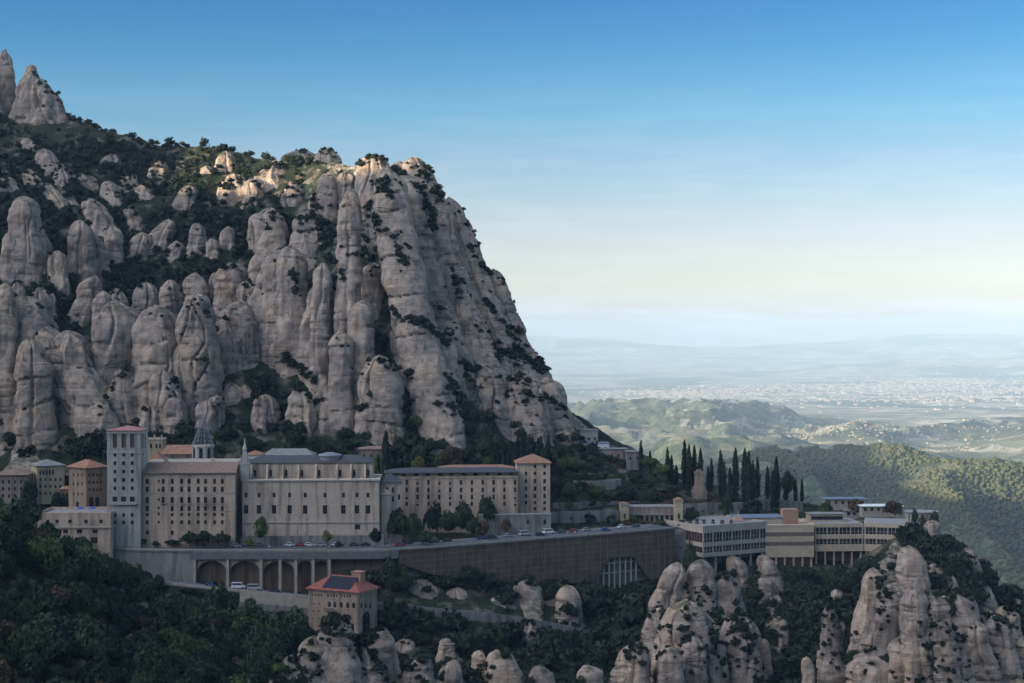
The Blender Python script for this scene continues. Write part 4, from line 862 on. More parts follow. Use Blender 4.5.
# --- long church flank
b = Bld('church_building', 'long pale stone church flank with two rows of windows, buttressed clerestory and dark slate roof', 'building', 242.3, 379, 602, 3, -2.5, zat(480, 602), 24, 'stone_church')
for px in (246, 259, 274, 289.6, 305.2, 325, 343.4, 357, 368): b.win(px, 495, 1.15, 1.8); b.win(px, 509.4, 1.75, 3.3)
b.win(357.5, 527, 2.2, 2.0)
b.finish(); b.course(b.H - 0.6, 0.55, 0.4); b.course(b.zf(300, 523), 0.4, 0.3)
b.part(MB().box(-0.6, b.W + 2.0, -1.5, -0.01, 0, b.zf(300, 535.4)).box(b.W + 0.01, b.W + 2.0, -0.01, b.D * .6, 0, b.zf(300, 535.4)), 'plinth', 'stone_grey')
k = Bld('clerestory', '', '', 244.5, 372.5, 609, 3, b.z0 + b.H + 0.01, zat(463.5, 609), 13, 'stone_church', root=b)
bp = (251.8, 267.5, 283, 298.8, 316, 337, 351, 365)
for px in bp: k.win(px + 3.2, 473, 1.0, 2.6, 'arch')
k.finish(wallname='clerestory_wall')
for px in bp:
    x = k.u(px); k.part(MB().hexa([(x - .35, -3.6, 0), (x + .35, -3.6, 0), (x + .35, -.01, 0), (x - .35, -.01, 0), (x - .35, -1.0, k.H - 1), (x + .35, -1.0, k.H - 1), (x + .35, -.01, k.H - .2), (x - .35, -.01, k.H - .2)]), 'buttress', 'stone_church')
k.hip(2.6, 'slate', 0.4, ridge=0.95)
k.part(MB().lathe([(4.4, k.H + .9), (4.4, k.H + 2.6), (4.9, k.H + 2.7), (4.7, k.H + 3.1), (1.2, k.H + 4.0)], 20, (k.u(329), 5.5)), 'skylight', 'lattice')
x = 0.8; g0 = b.H + 0.3
gb = MB().box(x - 1.6, x + 1.6, 0.2, 2.6, b.H, b.H + 6.0).box(x - 2.0, x + 2.0, 0.0, 2.8, b.H + 6.0, b.H + 6.5)
gb.hexa([(x - 1.25, .5, b.H + 6.5), (x + 1.25, .5, b.H + 6.5), (x + 1.25, 2.3, b.H + 6.5), (x - 1.25, 2.3, b.H + 6.5), (x - .7, .8, b.H + 11.5), (x + .7, .8, b.H + 11.5), (x + .7, 2.0, b.H + 11.5), (x - .7, 2.0, b.H + 11.5)])
gb.lathe([(.75, b.H + 11.5), (.95, b.H + 12.0), (.3, b.H + 14.2), (.28, b.H + 15.0), (.06, b.H + 16.4)], 8, (x, 1.4)); gb.lathe([(.5, b.H + 6.5), (.1, b.H + 9.0)], 6, (x - 1.6, 1.4)); gb.lathe([(.5, b.H + 6.5), (.1, b.H + 9.0)], 6, (x + 1.6, 1.4))
b.part(gb, 'bell_gable', 'stone_pale')
# --- apse
b = Bld('apse_building', 'rounded pale stone apse with dark conical slate roof at the right end of the church', 'building', 381, 402, 612, 8, -1, zat(483, 612), 14, 'stone_church')
for px, py in ((387, 499), (393, 499), (399, 497), (387, 490), (393, 490)): b.win(px, py, 0.9, 2.2)
b.finish(); b.course(b.H - .5, .4, .3); b.hip(2.8, 'slate', 0.5)
q = MB().lathe([(3.2, 0), (3.2, b.zf(384, 494)), (3.7, b.zf(384, 494)), (.2, b.zf(384, 494) + 2.6)], 10, (b.u(384), 0.6)); b.part(q, 'stair_turret', 'stone_church')
# --- octagonal lantern with lattice spire
c = at(203, 463, 630); t = thing('lantern_tower', 'white octagonal lantern with arched openings carrying an open iron lattice spire', 'tower', (c.x, 630, c.z - 4))
hd = zat(445, 630) - c.z + 4; mb = MB(); mb.lathe([(4.5, 0), (4.5, hd - .7), (4.95, hd - .7), (4.95, hd)], 8, ph=R(22.5)); mb.build('drum', M['stone_pale'], t)
for k in range(8):
    a = R(45 * k); me = window_mesh(1.5, 4.4, 'arch', 'white'); rr = 4.5 * math.cos(R(22.5)) + 0.02
    w = MB(); n = 6
    pts = [(-.75, -.03, 0), (.75, -.03, 0)] + [(.75 * math.cos(math.pi * i / n), -.03, 3.4 + .75 * math.sin(math.pi * i / n)) for i in range(n + 1)]
    w.poly(pts, 0); w.box(-.95, -.75, -.12, -.005, 0, 3.6, 1); w.box(.75, .95, -.12, -.005, 0, 3.6, 1)
    o = w.build('window', [M['glass'], M['trim']], t, (rr * math.cos(a), rr * math.sin(a), 6.2), a + math.pi / 2)
sp = MB(); hs = zat(416.5, 630) - zat(445, 630)
rad = lambda f: 4.3 * (1 - f) ** 0.85 * (1 - .12 * math.sin(f * 3.14)) + .28
ring = lambda f: [Vector((rad(f) * math.cos(R(22.5 + 45 * i)), rad(f) * math.sin(R(22.5 + 45 * i)), hd + .02 + hs * f)) for i in range(8)]
lv = [0, .16, .32, .48, .64, .82, 1.0]
for i in range(len(lv) - 1):
    A_, B_ = ring(lv[i]), ring(lv[i + 1])
    for q in range(8):
        sp.bar(A_[q], B_[q], .13); sp.bar(B_[q], B_[(q + 1) % 8], .08)
        if i < 5: sp.bar(A_[q], B_[(q + 1) % 8], .06); sp.bar(A_[(q + 1) % 8], B_[q], .06)
sp.lathe([(.35, hd + hs), (.35, hd + hs + .8), (.06, hd + hs + 3.0)], 6); sp.box(-.5, .5, -.05, .05, hd + hs + 2.1, hd + hs + 2.3)
sp.build('lattice_spire', M['lattice'], t)
# --- buildings behind the monastery
b = Bld('castellated_house', 'small tan house with stepped parapet points behind the square tower', 'building', 146, 162.5, 650, 3, 10, zat(439, 650), 10, 'render_yellow')
for px in (151, 156.5, 160): b.win(px, 446, .9, 2.0, 'arch')
b.finish(); b.course(b.H - .4, .4, .25)
mb = MB()
for f in (0.06, 0.5, 0.94): mb.hexa([(b.W * f - .7, 0, b.H + .01), (b.W * f + .7, 0, b.H + .01), (b.W * f + .7, .8, b.H + .01), (b.W * f - .7, .8, b.H + .01), (b.W * f - .15, .2, b.H + 1.8), (b.W * f + .15, .2, b.H + 1.8), (b.W * f + .15, .6, b.H + 1.8), (b.W * f - .15, .6, b.H + 1.8)])
b.part(mb, 'merlon', 'render_yellow')
b = Bld('cloister_building', 'low building with long orange tiled roof behind the monastery left of the lantern', 'building', 161, 193, 640, 2, 8, zat(454.5, 640), 12, 'stone_pink'); b.finish(); b.hip(3.4, 'tile', .6, ridge=.3)
b = Bld('cloister_building', 'short orange tiled roof tucked between the square tower and the monastery wing', 'building', 147.5, 163, 626, 2, 6, zat(461, 626), 9, 'stone_pink'); b.finish(); b.hip(3.2, 'tile', .5, ridge=.6)
b = Bld('basilica_wing', 'long grey hipped roof rising behind the church roof', 'building', 262, 313, 640, 3, 8, zat(456.5, 640), 15, 'stone_church')
for px in range(268, 312, 6): b.win(px, 461, 1.0, 1.6)
b.finish(); b.hip(2.6, 'grey_roof', .5, ridge=.5)
b = Bld('small_house', 'little white house with orange roof behind the left end of the church', 'building', 245.5, 262, 634, 3, 8, zat(455.5, 634), 9, 'white')
for px in (250, 254, 258): b.win(px, 460, .9, 1.3)
b.finish(); b.hip(1.6, 'tile', .4)
b = Bld('service_building', 'brown walled house with flat tiled roof among trees right of the church roof', 'building', 359, 389, 662, 3, 8, zat(449.5, 662), 9, 'stone_brown')
for px in (364, 371, 378, 385): b.win(px, 456, 1.0, 1.4)
b.finish(); b.hip(1.0, 'tile_old', .5)
# --- left hand houses
b = Bld('corner_house', 'tan stone house with red hip roof seen corner on, left of the square tower', 'building', 86.2, 107, 606, 48, -1, zat(468.5, 606), 12.5, 'stone_brown')
for px in (89.5, 93.5, 97.5, 101.5):
    for py in (475, 482.5, 490): b.win(px, py, .85, 1.3)
for px in (91.5, 97.5): b.win(px, 502, 2.0, 4.2, 'arch', name='porch_arch')
for px in (73.5, 78, 82):
    for py in (475, 484, 494): b.win(px, py, .85, 1.4, face='l')
b.win(77.5, 506, 1.8, 3.6, 'arch', 'l', 'door')
b.finish(); b.hip(2.8, 'tile', .7)
b = Bld('yellow_house', 'yellow rendered house with grey hip roof and dark open loggia under its eaves', 'building', 37, 64.5, 650, 28, 11, zat(466.5, 650), 13, 'render_yellow')
for px in (40.5, 43.6, 46.7, 49.8, 53): b.win(px, 472.5, .95, 1.9)
for px in (40.5, 45.5, 50.5, 55.5, 60.5):
    for py in (479.5, 486.5, 493.5): b.win(px, py, .9, 1.3)
for px in (28, 33):
    for py in (474, 482, 490): b.win(px, py, .9, 1.3, face='l')
b.finish(); b.hip(2.2, 'grey_roof', .7)
b = Bld('pink_house', 'pink stone house with old red roof at the left edge of the picture', 'building', -6, 26.5, 640, 6, 10, zat(475.5, 640), 14, 'stone_pink')
for px in (3, 9, 15, 21): 
    for py in (482, 489, 496): b.win(px, py, .9, 1.5)
b.finish(); b.hip(2.2, 'tile_old', .7)
b = Bld('porch_house', 'small low annex with red roof beside the yellow house', 'building', 60, 70, 634, 10, 10, zat(489.5, 634), 7, 'stone_brown'); b.win(63, 495, .9, 1.4); b.win(67, 495, .9, 1.4); b.finish(); b.hip(.9, 'tile', .4)
b = Bld('terrace_building', 'flat topped stone block with a terrace and cornice below the corner house', 'building', 38, 110.5, 585, 2, -4, zat(515, 585), 20, 'stone_cream')
for px in (46, 59, 65.5, 79.5, 95): b.win(px, 531.5, 2.0, 1.5)
for px in (65, 78, 94): b.win(px, 540.5, 2.6, 2.4)
for px in (48, 57, 70, 86, 101): b.win(px, 521.5, 1.3, 1.4)
b.finish(); b.course(b.zf(80, 528), .5, .5); b.parapet(.9, .35)
b.part(MB().box(.4, b.W - .4, .4, b.D - .4, b.H + .006, b.H + .05), 'terrace_floor', 'terrace')
# --- long residential wing with end tower
b = Bld('residential_wing', 'long cream residence with four rows of windows and blue grey roof', 'building', 386, 517.5, 640, 5, -1, zat(477, 640), 15, 'stone_cream')
for i in range(12):
    px = 406.8 + i * 10.85
    for py in (482.4, 489.9, 497.1, 503.9): b.win(px, py, 1.05, 2.0 if py < 500 else 1.7, 'plain')
for px in (390.5, 398.5):
    for py in (484, 492, 500): b.win(px, py, 1.0, 1.7)
b.finish(); b.course(b.zf(450, 493.6), .2, .12); b.course(b.H - .8, .7, .3, mat='render_yellow')
k = MB(); z = b.H; k.box(.5, b.W - .5, 1.2, b.D, z + .02, z + 1.5); b.part(k, 'attic', 'render_yellow')
k = MB()
for i in range(11): x = b.W * (i + .5) / 11; k.box(x - .8, x + .8, 1.1, 1.19, z + .35, z + 1.25)
b.part(k, 'attic_glazing', 'glass'); b.hip(1.5, 'slate', .8, z=z + 1.52)
b = Bld('residential_tower', 'cream square end tower with orange hip roof and two columns of windows', 'building', 517, 550.2, 652, 3, -2, zat(463.5, 652), 14, 'stone_cream')
for py in (466.3, 473.4, 481.2, 488.6, 496, 502.6, 508.8):
    for px in (535, 544.6): b.win(px, py, 1.1, 1.9 if 478 < py < 500 else 1.4)
    if 470 < py < 506: b.win(526, py, 1.1, 1.6)
b.finish(); b.course(b.H - .5, .45, .3); b.hip(3.4, 'tile', .7)
b = Bld('garden_hall', 'low red roofed hall behind the long residence', 'building', 439, 514, 668, 4, 6, zat(469, 668), 10, 'stone_brown'); b.finish(); b.hip(1.2, 'tile', .5)
b = Bld('garden_wall', 'rough stone retaining wall below the residence and its end tower', 'wall', 479, 551, 636, 6, -2, zat(514.5, 636), 3.0, 'stone_grey')
for px in (508, 528, 545): b.win(px, 522, 1.2, 2.2, 'arch', name='niche')
b.finish(); b.course(b.H - .3, .3, .15)
# --- houses on the spur behind
for i, (px0, px1, Y, y0, y1, lab, wl, rf) in enumerate((
    (580, 598, 752, 430.5, 446, 'small flat roofed grey house, topmost on the wooded saddle', 'concrete', 'grey_roof'),
    (583, 609, 744, 443.5, 452, 'low white house with pale blue flat roof on the saddle', 'white', 'blue_roof'),
    (577, 628, 736, 449.5, 461, 'long tan house with flat terrace just below the white house on the saddle', 'stone_pink', 'grey_roof'),
    (627, 641, 730, 452, 464, 'little rubble stone house at the right end of the saddle houses', 'stone_grey', 'grey_roof'))):
    b = Bld('hillside_house', lab, 'building', px0, px1, Y, 4, zat(y1 + 6, Y), zat(y0, Y), 9, wl)
    n = max(2, int((px1 - px0) / 6))
    for k in range(n): b.win(px0 + (px1 - px0) * (k + .5) / n, (y0 + y1) / 2 + .5, 1.1, 1.4)
    b.finish(); b.hip(.35, rf, .5)
# --- gallery with two end towers
b = Bld('arcade_gallery', 'low gallery with a row of dark openings between two square yellow turrets', 'building', 629, 675, 678, 3, -1.2, zat(506.5, 678), 7, 'stone_pink')
for i in range(9): b.win(632 + i * 5.0, 518.4, 1.45, 2.6, name='opening')
b.finish(); b.course(b.zf(650, 514.6), .3, .3); b.course(b.H - .4, .35, .25)
b.part(MB().box(.2, b.W - .2, .5, b.D, b.H + .005, b.H + .15), 'roof', 'terrace')
for px0, px1, y0, lab in ((620.5, 629, 504, 'square yellow stone turret at the left end of the gallery'), (675, 683, 500.5, 'square yellow stone turret with tiled cap at the right end of the gallery')):
    b = Bld('gate_turret', lab, 'tower', px0, px1, 675, 3, -1.2, zat(y0, 675), 4, 'render_yellow'); b.win((px0 + px1) / 2, 516, .9, 2.4, 'arch'); b.finish(); b.course(b.H - .5, .4, .25)
    b.hip(.5 if px0 < 650 else 1.2, 'tile', .3)
# --- round lookout turret, monument, pergola in the cypress garden
c = at(774, 499, 742); t = thing('round_turret', 'round beige stone turret standing at the end of the cypress garden', 'tower', (c.x, 742, zat(502, 742)))
hh = zat(484, 742) - zat(502, 742); MB().lathe([(2.1, 0), (1.95, hh - .8), (2.25, hh - .7), (2.25, hh), (1.9, hh), (1.9, hh - .3)], 18).build('wall', M['render_yellow'], t)
MB().box(-.45, .45, -2.25, -1.85, hh * .4, hh * .4 + 1.6).build('window', M['glass'], t)
xm = xat(699, 718); zm = height(xm, 718) - .3; t = thing('stone_monument', 'stepped brown stone monument among the cypresses', 'monument', (xm, 718, zm)); hm_ = max(5.0, zat(469.5, 718) - zm)
MB().box(-3.4, 3.4, -2.5, 2.5, 0, hm_ * .30).box(-2.7, 2.7, -2.0, 2.0, hm_ * .30, hm_ * .42).build('base', M['stone_brown'], t); MB().box(-2.0, 2.0, -1.5, 1.5, hm_ * .42, hm_ * .86).box(-2.3, 2.3, -1.8, 1.8, hm_ * .86, hm_ * .93).box(-1.2, 1.2, -.9, .9, hm_ * .93, hm_).build('pillar', M['stone_brown'], t)
c = at(582, 478, 715); t = thing('garden_pergola', 'white pergola on slim posts above the curved garden wall', 'pergola', (c.x, 715, zat(479.5, 715)))
for i in range(6):
    MB().box(-6 + i * 2.35, -5.75 + i * 2.35, -1.5, -1.25, 0, 2.7).build('post', M['concrete'], t)
MB().box(-6.4, 6.4, -1.6, -1.2, 2.71, 2.95).box(-6.4, 6.4, 1.2, 1.6, 2.71, 2.95).build('beam', M['concrete'], t)
t = tag(MB().rings([[(xat(560, 705) + 12 + 17 * math.cos(a) * k, 712 - 11 * math.sin(a) * k, z) for a in [math.pi * (i / 14) for i in range(15)]] for k, z in ((1.0, zat(493, 705)), (.98, zat(479.5, 708)), (.9, zat(479.5, 708)))], cap=False).build('curved_wall', M['stone_grey']), 'curved rubble retaining wall of the garden under the pergola', 'wall')
def terrace_wall(pts, h, mat, label, drop=2.5, th=.8, name='garden_wall'):
    """a wall along pixel points (px, py of its top, Y)"""
    mb = MB()
    for (a, ya, Ya), (b_, yb, Yb) in zip(pts[:-1], pts[1:]):
        A_, B_ = at(a, ya, Ya), at(b_, yb, Yb)
        mb.hexa([(A_.x, A_.y, A_.z - h - drop), (B_.x, B_.y, B_.z - h - drop), (B_.x, B_.y + th, B_.z - h - drop), (A_.x, A_.y + th, A_.z - h - drop), tuple(A_), tuple(B_), (B_.x, B_.y + th, B_.z), (A_.x, A_.y + th, A_.z)])
    return tag(mb.build(name, M[mat]), label, 'wall')
terrace_wall([(551, 512, 664), (580, 511, 668), (621, 510.5, 676)], 3.6, 'stone_grey', 'lower rubble terrace wall between the end tower and the gallery')
terrace_wall([(553, 503, 676), (590, 502, 684), (640, 501, 694)], 2.6, 'stone_grey', 'upper rubble terrace wall above the gallery')
terrace_wall([(618, 489.5, 704), (660, 492, 712), (705, 500, 722)], 2.4, 'stone_pink', 'pinkish wall along the path below the cypress garden')
terrace_wall([(556, 496, 690), (590, 494, 700), (622, 493, 706)], 2.2, 'stone_pink', 'middle pinkish terrace wall under the pergola garden')
terrace_wall([(640, 484, 722), (668, 487, 724), (692, 492, 724)], 1.8, 'stone_pink', 'short pinkish wall under the umbrella pines')
terrace_wall([(683, 504, 690), (720, 503, 705), (758, 502, 722)], 6.0, 'stone_pink', 'high pinkish garden wall right of the gallery')
terrace_wall([(745, 498, 735), (772, 499.5, 738), (803, 502, 742)], 5.0, 'stone_grey', 'grey terrace wall under the round turret')

# --- modern block with ribbon windows beside the gorge
def ribbon_block(name, label, px0, px1, Y0, yaw, top, D, bands, base, mat, left=False, right=False):
    """storeys as (top py, bottom py, kind) down the near left corner: 'w' a ribbon of windows, else a solid band of that material"""
    b = Bld(name, label, 'building', px0, px1, Y0, yaw, zat(base, Y0), zat(top, Y0), D, mat)
    core = MB().box(.55, b.W - .55, .55, b.D - .55, 0, b.H - .02); b.part(core, 'core_wall', 'band_brown')
    for a, e, kd in bands:
        z1, z0 = zat(a, Y0) - b.z0, zat(e, Y0) - b.z0
        if kd == 'w' or kd == 'r':
            n = max(4, int(b.W / 1.7)); g = MB(); g.poly([(.5, .4, z0), (b.W - .5, .4, z0), (b.W - .5, .4, z1), (.5, .4, z1)], 0)
            for i in range(n + 1): x = .45 + (b.W - .9) * i / n; g.box(x - (.09 if i % 3 else .28), x + (.09 if i % 3 else .28), .12, .39, z0, z1, 1)
            g.box(.3, b.W - .3, .15, .38, z0 + (z1 - z0) * .36, z0 + (z1 - z0) * .36 + .09, 1); b.part(g, 'window_band', ['glass', 'concrete'])
            for side, on in (('l', left), ('r', right)):
                if not on: continue
                n = max(4, int(b.D / 2.0)); g = MB(); X = .4 if side == 'l' else b.W - .4; sg = -1 if side == 'l' else 1
                g.poly([(X, .5, z0), (X, b.D - .5, z0), (X, b.D - .5, z1), (X, .5, z1)], 0)
                for i in range(n + 1): y = .6 + (b.D - 1.2) * i / n; g.box(min(X + sg * .01, X + sg * .28), max(X + sg * .01, X + sg * .28), y - .16, y + .16, z0, z1, 1)
                b.part(g, 'window_band', ['glass', 'band_red'])
        else:
            b.part(MB().box(0, b.W, 0, b.D, z0, z1), 'wall_band', kd)
    return b
A_ = ribbon_block('restaurant_building', 'flat roofed restaurant block with white ribbon windows at the cliff edge', 703, 767, 655, 30, 527.5, 32, [(527.5, 533.4, 'concrete'), (533.4, 543.0, 'w'), (543.0, 547.2, 'concrete'), (547.2, 553.2, 'w'), (553.2, 557.5, 'concrete')], 557.5, 'concrete', left=True)
A_.parapet(.7, .4, 'concrete'); A_.part(MB().box(.5, A_.W - .5, .5, A_.D - .5, A_.H + .006, A_.H + .12), 'roof', 'terrace')
for i in range(6): x = 1.5 + (A_.W - 3) * i / 5; A_.part(MB().box(x - .4, x + .4, 1.2, 2.0, -11, -.01), 'column', 'concrete')
A_.part(MB().box(2, A_.W - 1, 6, A_.D - 1, -9, -.02), 'lower_wall', 'stone_grey')
B_ = ribbon_block('panelled_block', 'beige block with brown horizontal panels between the two ribbon window blocks', 765.5, 814, 672, 4, 526.5, 24, [(526.5, 532.5, 'concrete_beige'), (532.5, 536.5, 'band_brown'), (536.5, 542.0, 'concrete_beige'), (542.0, 546.0, 'band_brown'), (546.0, 557.5, 'concrete_beige')], 557.5, 'concrete_beige')
B_.parapet(.6, .4, 'concrete_beige'); B_.part(MB().box(1.5, B_.W, 2.5, B_.D - 1, -5.5, -.02), 'lower_wall', 'band_red')
for i in range(6): x = 1.0 + (B_.W - 2) * i / 5; B_.part(MB().box(x - .35, x + .35, .6, 1.3, -8.0, -.01), 'column', 'concrete_beige')
x0, x1 = B_.u(741), B_.u(789); B_.part(MB().box(x0, x1, 9, 22, B_.H + .01, B_.H + 2.6), 'rear_storey', 'concrete'); B_.part(MB().box(x0 - .4, x1 + .4, 8.6, 22.4, B_.H + 2.61, B_.H + 3.0), 'roof', 'blue_roof')
x0, x1 = B_.u(788), B_.u(803); B_.part(MB().box(x0, x1, 8, 14, B_.H + .01, B_.H + 6.4), 'stair_tower', 'terracotta')
C1 = ribbon_block('hotel_block', 'beige hotel block with two ribbons of windows left of the bend', 814.5, 863.5, 676, 4, 524, 22, [(524, 527.5, 'concrete_beige'), (527.5, 534.5, 'w'), (534.5, 539, 'concrete_beige'), (539, 544.5, 'r'), (544.5, 551.5, 'concrete_beige')], 551.5, 'concrete_beige')
C1.part(MB().box(.5, C1.W - .5, .5, C1.D - .5, C1.H + .006, C1.H + .12), 'roof', 'terrace')
for i in range(6): x = 1.0 + (C1.W - 2) * i / 5; C1.part(MB().box(x - .35, x + .35, .6, 1.3, -8.5, -.01), 'column', 'concrete')
C1.part(MB().box(.5, C1.W - .5, 4.5, C1.D - 1, -6, -.02), 'lower_wall', 'band_red')
x0, x1 = C1.u(815), C1.u(849); C1.part(MB().box(x0, x1, 8, 15, C1.H + .01, C1.H + 3.2), 'penthouse', 'concrete_beige'); C1.part(MB().box(x0 + .5, x1 - .5, 7.9, 7.99, C1.H + .9, C1.H + 2.4), 'penthouse_glazing', 'glass'); C1.part(MB().box(x0 - .6, x1 + .6, 7.3, 15.5, C1.H + 3.21, C1.H + 3.6), 'penthouse_roof', 'grey_roof')
C2 = ribbon_block('hotel_block', 'beige hotel block with two ribbons of windows right of the bend, ending in the trees', 864, 908, C1.Y0 + C1.W * C1.s, -14, 523.3, 22, [(523.3, 527, 'concrete_beige'), (527, 534, 'w'), (534, 538.6, 'concrete_beige'), (538.6, 544, 'r'), (544, 551, 'concrete_beige')], 551, 'concrete_beige')
C2.part(MB().box(.5, C2.W - .5, .5, C2.D - .5, C2.H + .006, C2.H + .12), 'roof', 'terrace')
for i in range(3): x = 1.0 + (C2.W - 2) * i / 4; C2.part(MB().box(x - .35, x + .35, .6, 1.3, -7, -.01), 'column', 'concrete')
c = at(925, 524, 700); t = thing('lookout_pavilion', 'round ended beige pavilion with shallow pilasters on the tip of the spur', 'building', (c.x, 706, zat(527, 700)))
hh = zat(513.5, 700) - zat(527, 700)
MB().rings([[(7.6 * math.cos(a) , 5.5 * math.sin(a), z) for a in [2 * math.pi * i / 28 for i in range(28)]] for z in (-3, hh)]).build('wall', M['stone_grey'], t)
for i in range(11):
    a = math.pi + math.pi * (i + .5) / 11; MB().box(-.28, .28, -.3, .05, -1, hh - .6).build('pilaster', M['concrete'], t, (7.6 * math.cos(a), 5.5 * math.sin(a), 0), math.atan2(math.sin(a) / 5.5, math.cos(a) / 7.6) + math.pi / 2)
MB().rings([[(k * 8 * math.cos(a), k * 5.9 * math.sin(a), z) for a in [2 * math.pi * i / 28 for i in range(28)]] for k, z in ((1, hh), (1, hh + .5), (.96, hh + .5))]).build('roof', M['terrace'], t)
for px0, px1, Y, y0, lab, rf in ((826, 866, 735, 498.5, 'long low shelter with pale blue roof behind the hotel', 'blue_roof'), (862, 902, 722, 505.5, 'low hall with bluish white roof beside the round pavilion', 'white'), (846, 880, 728, 510, 'grey walled low shed behind the hotel terrace', 'grey_roof')):
    b = Bld('terrace_hall', lab, 'building', px0, px1, Y, 2, zat(y0 + 12, Y), zat(y0 + 1, Y), 9, 'concrete')
    for k in range(6): b.win(px0 + (px1 - px0) * (k + .5) / 6, y0 + 4, 1.4, 1.5)
    b.finish(); b.hip(.3, rf, .8)
c = at(738, 518, 676); t = thing('roof_kiosk', 'small white and red kiosk on the restaurant roof terrace', 'kiosk', (c.x, 676, zat(526.6, 676)))
MB().box(-2.4, 2.4, -2, 2, 0, 2.6).build('wall', M['white'], t); MB().box(-1.6, 1.6, -2.08, -2.01, .9, 2.1).build('window', M['glass'], t)
MB().hexa([(-2.8, -2.4, 2.61), (2.8, -2.4, 2.61), (2.8, 2.4, 2.61), (-2.8, 2.4, 2.61), (-1.0, -.9, 4.6), (1.0, -.9, 4.6), (1.0, .9, 4.6), (-1.0, .9, 4.6)]).build('roof', M['terracotta'], t); MB().lathe([(.12, 4.6), (.03, 7.4)], 6).build('flagpole', M['white'], t)
# --- funicular station on its rock
b = Bld('funicular_station', 'tan stone station tower with red hip roof and solar panels standing on a rock', 'building', 308.5, 358.5, 563, -27, zat(652, 552), zat(588.5, 563), 12.5, 'stone_brown')
for g0 in (312.5, 328, 341.5):
    for k in range(4): b.win(g0 + k * 2.9, 595.0 + (g0 + k * 2.9 - 312) * .035, .55, 1.1)
for px in (329.3, 334.8, 341.2, 347.8, 353.6): b.win(px, 604.4 + (px - 329) * .05, 1.35, 2.1, 'arch')
for py in (604, 611.5, 618.5): b.win(313.5, py, .5, .8); b.win(319, py, .5, .8)
b.win(352.5, 628, 1.3, 3.2); b.win(340, 616, .7, 1.2)
for px in (361, 364.5, 368, 371): b.win(px, 596.5, .5, 1.0, face='r')
for px in (361.5, 366, 370.5): b.win(px, 605.5, 1.25, 2.0, 'arch', 'r')
b.win(366.3, 622, 5.4, 7.6, 'arch', 'r', 'portal')
b.finish(); b.course(b.H - .5, .45, .35); r_ = b.hip(4.6, 'tile_red', .9)
def slope_pt(x, f): return Vector((x, -.9 + f * 7.1, b.H + .23 + f * 4.6 + .08))
sol = MB()
for i in range(6):
    for j in range(2):
        xa, xb = b.W * .28 + i * 2.0, b.W * .28 + i * 2.0 + 1.9; f0, f1 = .12 + j * .4, .12 + j * .4 + .37
        q = [slope_pt(xa, f0), slope_pt(xb, f0), slope_pt(xb, f1), slope_pt(xa, f1)]; sol.hexa(q + [v + Vector((0, -.05, .1)) for v in q])
b.part(sol, 'solar_panel', 'solar')
b.part(MB().box(b.W - 6.5, b.W - 2.6, 5.4, 8.6, b.H + 2.2, b.H + 6.3).box(b.W - 6.8, b.W - 2.3, 5.1, 8.9, b.H + 6.3, b.H + 6.6), 'chimney', 'terracotta')
b.part(MB().box(b.u(325.5), b.u(336.5), -1.3, -.01, b.zf(331, 611), b.zf(331, 610)).box(b.u(325.5), b.u(336.5), -1.3, -1.2, b.zf(331, 610), b.zf(331, 607.4)), 'balcony', 'band_brown')
FS = b
# inclined track that leaves the station's portal
xr = b.x0 + b.W * b.c; yr = b.Y0 + b.W * b.s
c0 = at(366.3, 632, 560); c1 = at(369.5, 652, 548)
t = thing('funicular_track', 'steep blue grey funicular track leaving the portal of the station tower', 'railway track', (c0.x, c0.y, c0.z))
d = c1 - c0; sx = Vector((1.9, .5, 0))
MB().hexa([tuple(-sx + Vector((0, 0, -.6))), tuple(sx + Vector((0, 0, -.6))), tuple(sx + d + Vector((0, 0, -.6))), tuple(-sx + d + Vector((0, 0, -.6))), tuple(-sx), tuple(sx), tuple(sx + d), tuple(-sx + d)]).build('track_bed', M['blue_roof'], t)
for s_ in (-.55, .55): MB().bar(sx * s_ + Vector((0, 0, .12)), sx * s_ + d + Vector((0, 0, .12)), .09).build('rail', M['steel'], t)
# ---------------------------------------------------------------- roads, edge of the terrace, walls below it
EX, EY = np.array([xat(a, y) for a, y in EDGE]), np.array([y for _, y in EDGE])
ES = np.concatenate([[0], np.cumsum(np.hypot(np.diff(EX), np.diff(EY)))])
def edge(s, off=0.0):
    """point s metres along the terrace edge, off metres behind it"""
    e = 3.0; x, y = np.interp(s, ES, EX), np.interp(s, ES, EY); tx = np.interp(min(s + e, ES[-1]), ES, EX) - np.interp(max(s - e, 0), ES, EX); ty = np.interp(min(s + e, ES[-1]), ES, EY) - np.interp(max(s - e, 0), ES, EY)
    l = math.hypot(tx, ty); return Vector((x - ty / l * off, y + tx / l * off, 0))
def s_of(px): return float(np.interp(px, [a for a, _ in EDGE], ES))
def sweep(s0, s1, o0, o1, z0, z1, step=4.0, mb=None, m=0):
    mb = mb or MB(); n = max(1, int((s1 - s0) / step)); rs = []
    for i in range(n + 1):
        s = s0 + (s1 - s0) * i / n; a, b_ = edge(s, o0), edge(s, o1); rs.append([(a.x, a.y, z0), (b_.x, b_.y, z0), (b_.x, b_.y, z1), (a.x, a.y, z1)])
    return mb.rings(rs, m)
L_ = ES[-1]
tag(sweep(0, L_, 2.4, 14.5, -.6, .02).build('road', M['asphalt']), 'asphalt road along the terrace edge', kind='structure')
tag(sweep(0, L_, .05, 2.395, -.6, .15).build('pavement', M['paving']), 'kerbed pavement along the terrace edge', kind='structure')
tag(sweep(0, s_of(392), 14.505, 30, -.6, .15).build('plaza', M['paving']), 'paved plaza in front of the monastery', kind='structure')
tag(sweep(s_of(400), L_, 14.505, 17, -.6, .15).build('pavement', M['paving']), 'kerbed pavement on the hill side of the road', kind='structure')
